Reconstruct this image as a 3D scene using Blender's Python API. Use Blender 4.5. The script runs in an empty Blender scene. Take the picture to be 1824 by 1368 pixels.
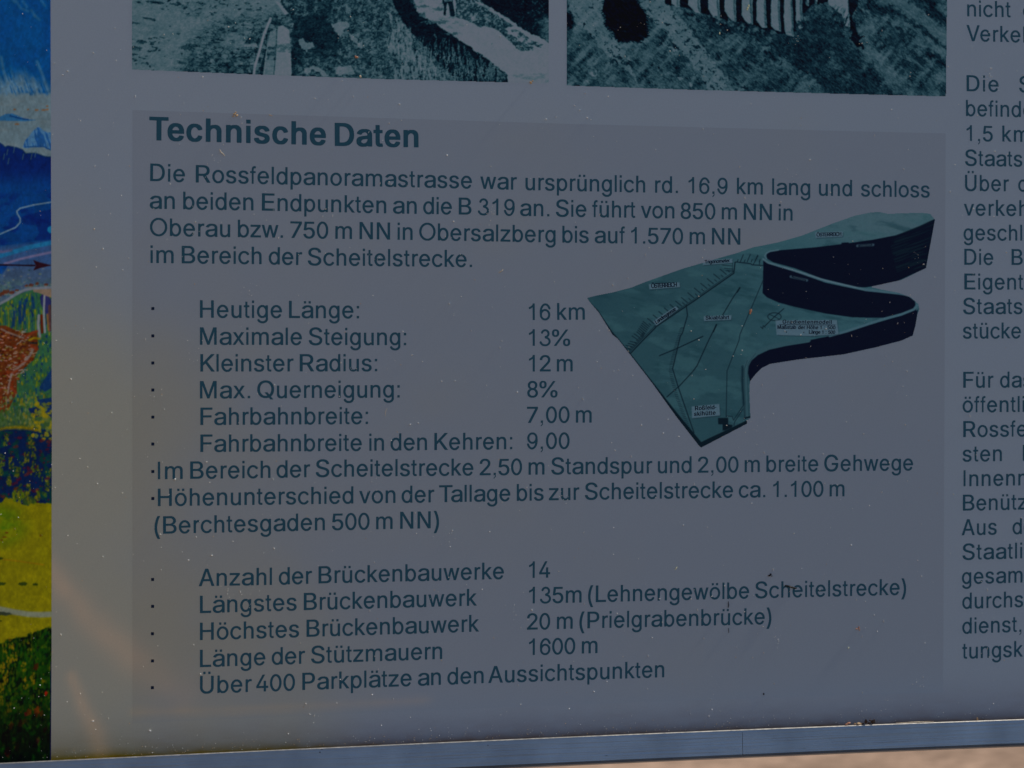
import bpy, math, random
import numpy as np
from mathutils import Vector, Matrix

# ------------------------------------------------------------------ frame of reference
# The board stands upright in the plane Y = 0 (X to the right, Z up, the viewer on the -Y side).
W_PX, H_PX, F_PX = 1824.0, 1368.0, 4080.0
CX, CY = W_PX / 2, H_PX / 2
r1 = np.array([(16556 - CX) / F_PX, (664.8 - CY) / F_PX, 1.0]); r1 /= np.linalg.norm(r1)
r2 = np.array([(236 - CX) / F_PX, 320000 / F_PX, 1.0]); r2 -= r1 * (r1 @ r2); r2 /= np.linalg.norm(r2)
r3 = np.cross(r1, r2)                       # away from the viewer
if r3[2] < 0: r3 = -r3
CAM_H = 1.36
def _ray(x, y):
    return np.stack([(np.asarray(x, float) - CX) / F_PX, (np.asarray(y, float) - CY) / F_PX, np.ones_like(np.asarray(x, float) + np.asarray(y, float))], -1)
def _uv(x, y, D):
    d = _ray(np.asarray(x, float) + 0 * np.asarray(y, float), np.asarray(y, float) + 0 * np.asarray(x, float))
    P = d * (D / (d @ r3))[..., None]
    return P @ r1, P @ r2
# distance so that the grey data box (x 236..1684) is 0.60 m wide
_a, _ = _uv(236., 700., 1.0); _b, _ = _uv(1684., 700., 1.0)
DIST = 0.60 / float(_b - _a)
U0 = float(_uv(912., 684., DIST)[0])
def board(x, y, Y=0.0):
    """point of the place seen at a given spot of the survey photo, at depth Y: X and Z in metres"""
    u, v = _uv(x, y, DIST + Y)
    return u - U0, CAM_H - v
CAM_LOC = Vector((-U0, -DIST, CAM_H))
print('DIST', DIST, 'cam', CAM_LOC)

# ------------------------------------------------------------------ camera, sky, sun, exposure
sc = bpy.context.scene
COL = sc.collection
cam = bpy.data.cameras.new('camera')
cam.sensor_width = 36.0
cam.lens = 36.0 * F_PX / W_PX
cam.clip_start, cam.clip_end = 0.05, 3000
cam.dof.use_dof = True
cam.dof.focus_distance = DIST / float(r3[2]) * 1.0
cam.dof.aperture_fstop = 11
co = bpy.data.objects.new('camera', cam); COL.objects.link(co)
# camera axes expressed in the world: world X = r1, world Z = -r2, world Y = r3
B = np.stack([r1, r3, -r2])                 # rows: world axes in camera-optical coordinates
M = Matrix(((B[0][0], -B[0][1], -B[0][2]), (B[1][0], -B[1][1], -B[1][2]), (B[2][0], -B[2][1], -B[2][2])))
co.matrix_world = Matrix.Translation(CAM_LOC) @ M.to_4x4()
sc.camera = co

SUN_EL = math.radians(50)
SUN_IN = math.radians(0.8)                  # the sun only grazes the printed side
sy = -math.sin(SUN_IN); sx = math.sqrt(max(0, math.cos(SUN_EL) ** 2 - sy * sy)); sz = math.sin(SUN_EL)
world = bpy.data.worlds.new('World'); sc.world = world; world.use_nodes = True
nt = world.node_tree; bg = nt.nodes['Background']
sky = nt.nodes.new('ShaderNodeTexSky'); sky.sky_type = 'NISHITA'; sky.sun_disc = False
sky.sun_elevation = SUN_EL; sky.sun_rotation = math.atan2(sx, sy); sky.altitude = 1500
nt.links.new(sky.outputs[0], bg.inputs[0]); bg.inputs[1].default_value = 0.10
sun = bpy.data.lights.new('sun', 'SUN'); sun.energy = 3.0; sun.angle = math.radians(0.5); sun.color = (1.0, 0.93, 0.84)
so = bpy.data.objects.new('sun', sun); COL.objects.link(so)
so.location = (3, -1, 6)
so.rotation_euler = Vector((sx, sy, sz)).to_track_quat('Z', 'Y').to_euler()
sc.view_settings.view_transform = 'Standard'; sc.view_settings.look = 'None'
sc.view_settings.exposure = -0.28; sc.view_settings.gamma = 1.0

# ------------------------------------------------------------------ colour helpers
def lin(c):
    c = np.asarray(c, float) / 255.0
    return np.where(c <= 0.04045, c / 12.92, ((c + 0.055) / 1.055) ** 2.4)
PAPER_SEEN = lin((92, 98, 109)); GLOSS = np.array([0.002, 0.003, 0.006]); PAPER = np.array([0.465, 0.56, 0.65]); INK_REF = np.array([0.55, 0.62, 0.68])
def ink(c):
    """base colour of a print whose tone next to the bare paper reads as c"""
    return np.clip((lin(c) - GLOSS) / (PAPER_SEEN - GLOSS) * INK_REF, 0.002, 0.9)

def mat(name, base=(0.5,) * 3, rough=0.5, metal=0.0, attr=None, var=0.0, vscale=800.0, bump=0.0, bscale=(600, 600, 600), spec=0.5):
    m = bpy.data.materials.new(name); m.use_nodes = True
    n = m.node_tree.nodes; l = m.node_tree.links; p = n['Principled BSDF']
    p.inputs['Roughness'].default_value = rough; p.inputs['Metallic'].default_value = metal
    p.inputs['Specular IOR Level'].default_value = spec
    tc = n.new('ShaderNodeTexCoord')
    src = None
    if attr:
        a = n.new('ShaderNodeAttribute'); a.attribute_name = attr; src = a.outputs['Color']
    if var:
        nz = n.new('ShaderNodeTexNoise'); nz.inputs['Scale'].default_value = vscale; nz.inputs['Detail'].default_value = 4
        l.new(tc.outputs['Object'], nz.inputs['Vector'])
        mr = n.new('ShaderNodeMapRange'); mr.inputs['From Min'].default_value = 0.3; mr.inputs['From Max'].default_value = 0.7
        mr.inputs['To Min'].default_value = 1 - var; mr.inputs['To Max'].default_value = 1 + var
        l.new(nz.outputs['Fac'], mr.inputs['Value'])
        mx = n.new('ShaderNodeVectorMath'); mx.operation = 'SCALE'
        if src: l.new(src, mx.inputs[0])
        else: mx.inputs[0].default_value = tuple(base)
        l.new(mr.outputs[0], mx.inputs['Scale']); src = mx.outputs[0]
    if src: l.new(src, p.inputs['Base Color'])
    else: p.inputs['Base Color'].default_value = (*base, 1)
    if bump:
        mp = n.new('ShaderNodeMapping'); mp.inputs['Scale'].default_value = bscale
        nb = n.new('ShaderNodeTexNoise'); nb.inputs['Scale'].default_value = 1.0; nb.inputs['Detail'].default_value = 5
        bp = n.new('ShaderNodeBump'); bp.inputs['Strength'].default_value = 0.4; bp.inputs['Distance'].default_value = bump
        l.new(tc.outputs['Object'], mp.inputs['Vector']); l.new(mp.outputs[0], nb.inputs['Vector'])
        l.new(nb.outputs['Fac'], bp.inputs['Height']); l.new(bp.outputs[0], p.inputs['Normal'])
    return m

def tag(o, label=None, cat=None, group=None, kind=None):
    for k, v in (('label', label), ('category', cat), ('group', group), ('kind', kind)):
        if v: o[k] = v
    return o

def mesh_obj(name, verts, faces, material, parent=None, colors=None, smooth=False):
    me = bpy.data.meshes.new(name)
    verts = np.asarray(verts, np.float32)
    if isinstance(faces, np.ndarray):
        k = faces.shape[1]; nf = len(faces)
        me.vertices.add(len(verts)); me.vertices.foreach_set('co', verts.ravel())
        me.loops.add(nf * k); me.loops.foreach_set('vertex_index', faces.astype(np.int32).ravel())
        me.polygons.add(nf); me.polygons.foreach_set('loop_start', np.arange(0, nf * k, k, dtype=np.int32))
        me.update(calc_edges=True)
    else:
        me.from_pydata([tuple(map(float, v)) for v in verts], [], faces); me.update()
    me.materials.append(material)
    if colors is not None:
        at = me.color_attributes.new('print_colour', 'FLOAT_COLOR', 'POINT')
        c = np.ones((len(verts), 4), np.float32); c[:, :3] = colors; at.data.foreach_set('color', c.ravel())
    if smooth: me.polygons.foreach_set('use_smooth', np.ones(len(me.polygons), bool))
    o = bpy.data.objects.new(name, me); COL.objects.link(o)
    if parent: o.parent = parent
    return o

# ------------------------------------------------------------------ noise and a small painting kit for the flat prints
_tab = np.random.RandomState(5).rand(256, 256)
def vn(x, y, s=0):
    """smooth lattice noise 0..1"""
    x = np.asarray(x, float) + s * 17.31; y = np.asarray(y, float) + s * 5.77
    xi = np.floor(x).astype(int); yi = np.floor(y).astype(int); fx = x - xi; fy = y - yi
    fx = fx * fx * (3 - 2 * fx); fy = fy * fy * (3 - 2 * fy)
    g = lambda i, j: _tab[(yi + j) & 255, (xi + i) & 255]
    return (g(0, 0) * (1 - fx) + g(1, 0) * fx) * (1 - fy) + (g(0, 1) * (1 - fx) + g(1, 1) * fx) * fy
def fbm(x, y, s=0, o=4):
    t = 0; a = 0.5; n = 0
    for k in range(o):
        t = t + a * vn(x * 2 ** k, y * 2 ** k, s + 3 * k); n += a; a *= 0.55
    return t / n
def worley(x, y, s=0):
    xi = np.floor(x).astype(int); yi = np.floor(y).astype(int)
    f1 = np.full(x.shape, 9.0); f2 = f1.copy(); idv = np.zeros(x.shape)
    for i in (-1, 0, 1):
        for j in (-1, 0, 1):
            a = (yi + j + 31 * s) & 255; b = (xi + i + 57 * s) & 255
            dx = xi + i + _tab[a, b] - x; dy = yi + j + _tab[b, a] - y
            d = np.hypot(dx, dy); m = d < f1
            f2 = np.where(m, f1, np.minimum(f2, d)); idv = np.where(m, _tab[(a * 7 + 3) & 255, b], idv); f1 = np.where(m, d, f1)
    return f1, f2, idv
def sst(a, b, x):
    t = np.clip((x - a) / (b - a), 0, 1); return t * t * (3 - 2 * t)

class Canvas:
    def __init__(s, x0, y0, x1, y1, k=1.0):
        s.nx = int(round((x1 - x0) * k)) + 1; s.ny = int(round((y1 - y0) * k)) + 1
        s.xs = np.linspace(x0, x1, s.nx); s.ys = np.linspace(y0, y1, s.ny); s.k = k
        s.X, s.Y = np.meshgrid(s.xs, s.ys); s.c = np.zeros((s.ny, s.nx, 3)); s.m = np.ones((s.ny, s.nx), bool); s.X0, s.Y0 = s.X, s.Y
    def warp(s, a=0.0, cell=8.0, seed=1):
        """ragged outlines from here on; 0 = clean outlines again"""
        if not a: s.X, s.Y = s.X0, s.Y0
        else: s.X = s.X0 + a * 2 * (fbm(s.X0 / cell, s.Y0 / cell, seed, 3) - .5); s.Y = s.Y0 + a * 2 * (fbm(s.X0 / cell, s.Y0 / cell, seed + 50, 3) - .5)
    def poly(s, pts):
        m = np.zeros(s.X.shape)
        for ox, oy in ((.25, .25), (-.25, .25), (.25, -.25), (-.25, -.25)):
            X = s.X + ox / s.k; Y = s.Y + oy / s.k; r = np.zeros(s.X.shape, bool); n = len(pts)
            for i in range(n):
                (ax, ay), (bx, by) = pts[i], pts[(i + 1) % n]
                if ay == by: continue
                r ^= ((ay > Y) != (by > Y)) & (X < (bx - ax) * (Y - ay) / (by - ay) + ax)
            m += r
        return m / 4
    def seg(s, pts, w, soft=0.7):
        x0 = min(p[0] for p in pts) - w - 2; x1 = max(p[0] for p in pts) + w + 2
        y0 = min(p[1] for p in pts) - w - 2; y1 = max(p[1] for p in pts) + w + 2
        i0, i1 = np.searchsorted(s.xs, [x0, x1]); j0, j1 = np.searchsorted(s.ys, [y0, y1])
        out = np.zeros(s.X.shape)
        if i0 >= i1 or j0 >= j1: return out
        X = s.X[j0:j1, i0:i1]; Y = s.Y[j0:j1, i0:i1]; d = np.full(X.shape, 1e9)
        for (ax, ay), (bx, by) in zip(pts[:-1], pts[1:]):
            vx, vy = bx - ax, by - ay; L = vx * vx + vy * vy + 1e-9
            t = np.clip(((X - ax) * vx + (Y - ay) * vy) / L, 0, 1)
            d = np.minimum(d, np.hypot(X - ax - t * vx, Y - ay - t * vy))
        out[j0:j1, i0:i1] = np.clip((w / 2 + soft / 2 - d) / soft, 0, 1)
        return out
    def put(s, m, col, a=1.0):
        m = (m * a)[..., None]; s.c = s.c * (1 - m) + np.asarray(col, float) * m
    def line(s, pts, w, col, a=1.0, soft=0.7): s.put(s.seg(pts, w, soft), col, a)
    def blob(s, x, y, rx, ry, col, a=1.0, ang=0.0, rag=0.0, seed=0):
        R = max(rx, ry) * 1.6 + 2
        i0, i1 = np.searchsorted(s.xs, [x - R, x + R]); j0, j1 = np.searchsorted(s.ys, [y - R, y + R])
        if i0 >= i1 or j0 >= j1: return
        X = s.X[j0:j1, i0:i1] - x; Y = s.Y[j0:j1, i0:i1] - y; c_, s_ = math.cos(ang), math.sin(ang)
        d = np.hypot((X * c_ + Y * s_) / rx, (-X * s_ + Y * c_) / ry)
        if rag: d = d + rag * (vn((X + x) / 2.2, (Y + y) / 2.2, seed) - .5)
        m = (np.clip((1.08 - d) / 0.3, 0, 1) * a)[..., None]
        s.c[j0:j1, i0:i1] = s.c[j0:j1, i0:i1] * (1 - m) + np.asarray(col, float) * m

_PAL_X = np.array([0, .12, .3, .5, .7, .85, .96, 1.1]); _PAL = np.array([(1, 6, 20), (4, 18, 32), (16, 40, 52), (36, 62, 72), (56, 79, 89), (72, 89, 99), (85, 94, 106), (92, 98, 109.)])
def blur(c, n=1):
    for _ in range(n):
        p = np.pad(c, ((1, 1), (0, 0), (0, 0)), 'edge'); c = (p[:-2] + 2 * p[1:-1] + p[2:]) / 4
        p = np.pad(c, ((0, 0), (1, 1), (0, 0)), 'edge'); c = (p[:, :-2] + 2 * p[:, 1:-1] + p[:, 2:]) / 4
    return c
def tone_print(pc, amp, seed, lean=0.0, run=1.0, big=.9, down=.04):
    """turns the sketch into one continuous-tone teal print: grain of several sizes, strongest in the middle tones"""
    c = blur(pc.c, 1); lum = c.mean(2) / 100; X, Y = pc.X0, pc.Y0
    A, B_ = X + lean * Y, Y - lean * X
    n = 1.1 * fbm(A / 2.6 / run, B_ / 2.0, seed, 2) + 1.0 * fbm(A / 6 / run, B_ / 4, seed + 9, 3) + big * fbm(A / 18 / run, B_ / 8, seed + 19, 3) - (2.1 + big) / 2
    mid = np.clip(1 - np.abs(lum - .5) / .52, .12, 1)
    lum = lum - down * np.clip(2.5 * (1 - lum), 0, 1) + amp * n * mid
    pc.c = blur(np.stack([np.interp(lum, _PAL_X, _PAL[:, k]) for k in range(3)], -1), 0)

def surf(x, y, off):
    """a spot on the printed sheet; off = height over the sheet"""
    x = np.asarray(x, float); y = np.asarray(y, float)
    U, Z = board(x, y)
    return np.stack([U, 0 * U - off, Z], -1)
# top edge of the rail as surveyed (left to right)
RAIL_X = [-300, 0, 235, 450, 675, 900, 1130, 1360, 1590, 1824, 2160]
RAIL_Y = [1374, 1359.8, 1348.6, 1337.8, 1327.3, 1317.2, 1307.4, 1298.2, 1289.6, 1281.4, 1270]

def canvas_obj(name, cv, off, material, parent):
    V = surf(cv.X, cv.Y, off).reshape(-1, 3)
    idx = np.arange(cv.nx * cv.ny).reshape(cv.ny, cv.nx)
    ok = (cv.m[:-1, :-1] & cv.m[1:, :-1] & cv.m[:-1, 1:] & cv.m[1:, 1:]).ravel()
    F = np.stack([idx[1:, :-1], idx[1:, 1:], idx[:-1, 1:], idx[:-1, :-1]], -1).reshape(-1, 4)[ok]
    used = np.unique(F); re = np.zeros(len(V), int); re[used] = np.arange(len(used))
    return mesh_obj(name, V[used], re[F], material, parent, colors=ink(cv.c.reshape(-1, 3)[used]))

# ------------------------------------------------------------------ materials
M_PAPER = mat('printed_paper_white', tuple(PAPER), rough=0.42, spec=0.12, var=0.035, vscale=900, attr='print_colour')
M_PRINT = mat('printed_picture', rough=0.42, spec=0.12, attr='print_colour', var=0.02, vscale=1200)
M_TINT = mat('printed_grey_tint', attr='print_colour', rough=0.42, spec=0.12, var=0.03, vscale=900)
M_INK = mat('printed_text_ink', tuple(ink((22, 46, 61))), rough=0.42, spec=0.12, var=0.06, vscale=700)
M_BLACK = mat('printed_black_ink', tuple(ink((10, 20, 38))), rough=0.42, spec=0.12)
M_LABEL = mat('printed_label_ink', tuple(ink((6, 18, 34))), rough=0.42, spec=0.12)
M_RAIL = mat('brushed_aluminium', (0.275, 0.335, 0.43), rough=0.36, metal=1.0, bump=0.0006, bscale=(9, 700, 700), var=0.16, vscale=26)
M_LIP = mat('bare_cut_aluminium', (0.42, 0.40, 0.36), rough=0.5, metal=0.6, var=0.3, vscale=260)
M_BACK = mat('backing_board', (0.25, 0.25, 0.25), rough=0.6, var=0.05)
M_POST = mat('galvanised_steel', (0.45, 0.46, 0.47), rough=0.5, metal=0.8, var=0.1, vscale=30)
M_DUST = mat('pale_dust', (0.86, 0.85, 0.80), rough=0.6)
M_TAN = mat('tan_pollen', (0.62, 0.42, 0.22), rough=0.7, var=0.2)
M_RED = mat('reddish_husk', (0.60, 0.28, 0.16), rough=0.6, var=0.25, vscale=1500)
M_BROWN = mat('dark_brown_debris', (0.05, 0.03, 0.02), rough=0.7, var=0.4, vscale=1500)
M_BLK = mat('black_speck', (0.012, 0.012, 0.014), rough=0.6)
M_STRAW = mat('dry_straw', (0.72, 0.60, 0.42), rough=0.6, var=0.15, vscale=900)
M_YEL = mat('pale_yellow_fleck', (0.88, 0.88, 0.55), rough=0.5)

# ------------------------------------------------------------------ ground and the valley behind the viewer
def ground_material():
    m = bpy.data.materials.new('dry_gravel_ground'); m.use_nodes = True
    n = m.node_tree.nodes; l = m.node_tree.links; p = n['Principled BSDF']; p.inputs['Roughness'].default_value = 0.95
    tc = n.new('ShaderNodeTexCoord')
    a = n.new('ShaderNodeTexNoise'); a.inputs['Scale'].default_value = 2.6; a.inputs['Detail'].default_value = 8
    b = n.new('ShaderNodeTexNoise'); b.inputs['Scale'].default_value = 14; b.inputs['Detail'].default_value = 6
    l.new(tc.outputs['Object'], a.inputs['Vector']); l.new(tc.outputs['Object'], b.inputs['Vector'])
    r = n.new('ShaderNodeValToRGB'); r.color_ramp.elements[0].position = 0.42; r.color_ramp.elements[1].position = 0.60
    r.color_ramp.elements[0].color = (0.36, 0.225, 0.135, 1); r.color_ramp.elements[1].color = (0.68, 0.44, 0.28, 1)
    mx = n.new('ShaderNodeMath'); mx.operation = 'ADD'; mu = n.new('ShaderNodeMath'); mu.operation = 'MULTIPLY'; mu.inputs[1].default_value = 0.5
    l.new(a.outputs['Fac'], mx.inputs[0]); l.new(b.outputs['Fac'], mx.inputs[1]); l.new(mx.outputs[0], mu.inputs[0])
    l.new(mu.outputs[0], r.inputs[0]); l.new(r.outputs[0], p.inputs['Base Color'])
    return m
g = 60; e = np.sinh(np.linspace(-5.2, 5.2, g)) / np.sinh(5.2) * 900
GX, GY = np.meshgrid(e, e)
GZ = np.where(np.hypot(GX, GY) > 14, (np.hypot(GX, GY) - 14) * 0.05 * (fbm(GX / 160, GY / 160, 2) - 0.35), 0)
idx = np.arange(g * g).reshape(g, g)
GF = np.stack([idx[:-1, :-1], idx[:-1, 1:], idx[1:, 1:], idx[1:, :-1]], -1).reshape(-1, 4)
tag(mesh_obj('ground', np.stack([GX, GY, GZ], -1).reshape(-1, 3), GF, ground_material(), smooth=True), kind='structure')

# an unseen earth bank added left of the board to bounce warm sunlight onto it
bx_ = np.linspace(0, 1, 40); by_ = np.linspace(-3.4, -0.02, 60); BX, BY = np.meshgrid(bx_, by_)
hgt = np.interp(BX, [0, .12, .3, .5, .7, 1], [-.05, .4, 1.1, 1.45, 1.6, 1.8]) + .12 * (fbm(BX * 9, BY * 4, 33) - .5)
ux = -0.60 - np.interp(BX, [0, .3, .5, 1], [0, .14, .3, 1.8]) + .06 * (fbm(BX * 6, BY * 3, 34) - .5)
hgt = hgt * sst(-3.4, -2.9, BY) * sst(-.02, -.10, BY) - .05 * (BX * 0 + 1)
ix_ = np.arange(40 * 60).reshape(60, 40)
# an added tarred road in front, unseen, dark to cut warm ground bounce
M_ADDED_ROAD = mat('added_asphalt', (0.055, 0.056, 0.058), rough=0.9, var=0.25, vscale=60)
rp = [(-0.5, -0.25), (60, -0.25), (60, -9), (-20, -9), (-6, -5.5), (-0.5, -3.4)]
tag(mesh_obj('added_road', [(x, y, 0.004) for x, y in rp], [tuple(reversed(range(len(rp))))], M_ADDED_ROAD), kind='structure')
M_BOUNCE_BANK = mat('bounce_bank_earth', (0.52, 0.34, 0.17), rough=0.95, var=0.25, vscale=6)
tag(mesh_obj('bounce_bank', np.stack([ux, BY, hgt], -1).reshape(-1, 3), np.stack([ix_[:-1, :-1], ix_[1:, :-1], ix_[1:, 1:], ix_[:-1, 1:]], -1).reshape(-1, 4), M_BOUNCE_BANK, smooth=True), kind='structure')

# ------------------------------------------------------------------ the board
root = bpy.data.objects.new('information_board', None); COL.objects.link(root)
tag(root, 'information board with grey-white printed sheet held in a brushed aluminium bottom rail', 'information board')

# backing plate and posts (behind the sheet)
def box(name, x0, x1, y0, y1, z0, z1, m, parent, bev=0.0):
    v = [(x, y, z) for x in (x0, x1) for y in (y0, y1) for z in (z0, z1)]
    f = [(0, 1, 3, 2), (4, 6, 7, 5), (0, 4, 5, 1), (2, 3, 7, 6), (0, 2, 6, 4), (1, 5, 7, 3)]
    o = mesh_obj(name, v, f, m, parent)
    if bev:
        b = o.modifiers.new('edge', 'BEVEL'); b.width = bev; b.segments = 2
    return o
XL, ZT = board(-255, 0)[0], board(912, -330)[1]
XR = board(2120, 0)[0]
ZB = min(board(0, 1359.8)[1], board(1824, 1281.4)[1])
box('backing_plate', XL, XR, 0.010, 0.016, ZB + 0.003, ZT, M_BACK, root)
for x in (XL + 0.02, XR - 0.06):
    box('post', x, x + 0.04, 0.0165, 0.0565, -0.05, ZT - 0.01, M_POST, root, 0.003)

# the printed sheet itself: bare paper, with warm reflection streaks painted in low on the left
cv = Canvas(-250, -320, 2110, 1372, 0.125)
cv.ys = np.concatenate([np.arange(-320, 1230, 8.0), np.arange(1230, 1394, 2.0)]); cv.ny = len(cv.ys)
cv.X, cv.Y = np.meshgrid(cv.xs, cv.ys); cv.c = np.zeros((cv.ny, cv.nx, 3)); cv.m = np.ones((cv.ny, cv.nx), bool)
base = np.array([92, 98, 109.0]); cv.c[:] = base
cv.m &= cv.Y <= np.interp(cv.X, RAIL_X, RAIL_Y) + 18
V = surf(cv.X, cv.Y, 0).reshape(-1, 3)
paper = np.tile(PAPER, (len(V), 1))
def smear(SX, SY, pts, w0, w1, amt, tint):  # soft band of reflected warm light, returned as a colour tint
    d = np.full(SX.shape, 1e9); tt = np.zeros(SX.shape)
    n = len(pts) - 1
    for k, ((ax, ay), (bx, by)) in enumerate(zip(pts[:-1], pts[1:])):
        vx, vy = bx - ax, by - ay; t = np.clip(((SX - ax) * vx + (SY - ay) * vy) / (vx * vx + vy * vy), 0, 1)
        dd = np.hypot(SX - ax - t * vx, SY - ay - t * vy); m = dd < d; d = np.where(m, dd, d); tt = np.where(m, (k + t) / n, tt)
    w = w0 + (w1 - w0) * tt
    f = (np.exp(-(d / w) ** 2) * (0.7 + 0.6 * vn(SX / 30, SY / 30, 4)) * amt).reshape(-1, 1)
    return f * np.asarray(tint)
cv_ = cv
def glare_streaks(SX, SY):
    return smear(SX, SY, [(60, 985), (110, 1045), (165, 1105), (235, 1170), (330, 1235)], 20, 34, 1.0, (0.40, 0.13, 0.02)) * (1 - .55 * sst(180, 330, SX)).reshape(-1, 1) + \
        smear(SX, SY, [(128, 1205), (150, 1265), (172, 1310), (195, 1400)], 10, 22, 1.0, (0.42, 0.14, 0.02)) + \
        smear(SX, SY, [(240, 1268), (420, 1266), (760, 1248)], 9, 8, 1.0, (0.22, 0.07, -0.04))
tone = glare_streaks(cv.X, cv.Y)
# warm light low on the left and brown shade above the rail, painted in
def warm_light_at(x, y): return (sst(.30, .75, fbm(x / 420, y / 380, 44) * .5 + .55 * sst(950, -50, x) * sst(60, 850, y))).reshape(-1, 1)
WARM_LIGHT = np.array([0.24, 0.06, -0.25])
tone = tone + warm_light_at(cv.X, cv.Y) * WARM_LIGHT
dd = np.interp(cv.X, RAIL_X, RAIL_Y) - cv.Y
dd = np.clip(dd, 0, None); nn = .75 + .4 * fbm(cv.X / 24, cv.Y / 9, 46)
rail_shade = np.exp(-(dd / (40 + 14 * fbm(cv.X / 90, cv.Y * 0, 45))) ** 1.6) * nn; rail_shade_near = np.exp(-dd / 8) * nn  # occlusion shade of the rail, put into the sheet colour
tone = tone - rail_shade.reshape(-1, 1) * np.array([0.25, 0.39, 0.42]) - rail_shade_near.reshape(-1, 1) * np.array([0.34, 0.42, 0.50])
idx = np.arange(cv.nx * cv.ny).reshape(cv.ny, cv.nx)
ok = (cv.m[:-1, :-1] & cv.m[1:, :-1] & cv.m[:-1, 1:] & cv.m[1:, 1:]).ravel()
F = np.stack([idx[1:, :-1], idx[1:, 1:], idx[:-1, 1:], idx[:-1, :-1]], -1).reshape(-1, 4)[ok]
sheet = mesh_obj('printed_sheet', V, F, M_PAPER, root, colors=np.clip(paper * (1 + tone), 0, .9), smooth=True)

# tinted data box
bx = Canvas(0, 0, 1, 1, 120)
s_, t_ = bx.X, bx.Y
TL, TR, BR, BL = (236, 196), (1684.5, 237.6), (1680, 1232.8), (236, 1288)
XX = (TL[0] * (1 - s_) + TR[0] * s_) * (1 - t_) + (BL[0] * (1 - s_) + BR[0] * s_) * t_
def topy(x): return np.interp(x, [236, 690, 1010, 1460, 1684.5], [196, 210.5, 220.5, 232.3, 237.6])
def boty(x): return np.interp(x, [236, 450, 660, 900, 1130, 1360, 1680], [1288, 1279, 1269.5, 1259.6, 1251, 1243, 1232.8])
YY = topy(XX) * (1 - t_) + boty(XX) * t_
V = surf(XX, YY, 0.00002).reshape(-1, 3); idx = np.arange(bx.nx * bx.ny).reshape(bx.ny, bx.nx)
F = np.stack([idx[1:, :-1], idx[1:, 1:], idx[:-1, 1:], idx[:-1, :-1]], -1).reshape(-1, 4)
mesh_obj('data_box', V, F, M_TINT, sheet, colors=PAPER * np.array([0.90, 0.885, 0.89]) * (1 + warm_light_at(XX, YY) * WARM_LIGHT + glare_streaks(XX, YY)))

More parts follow.
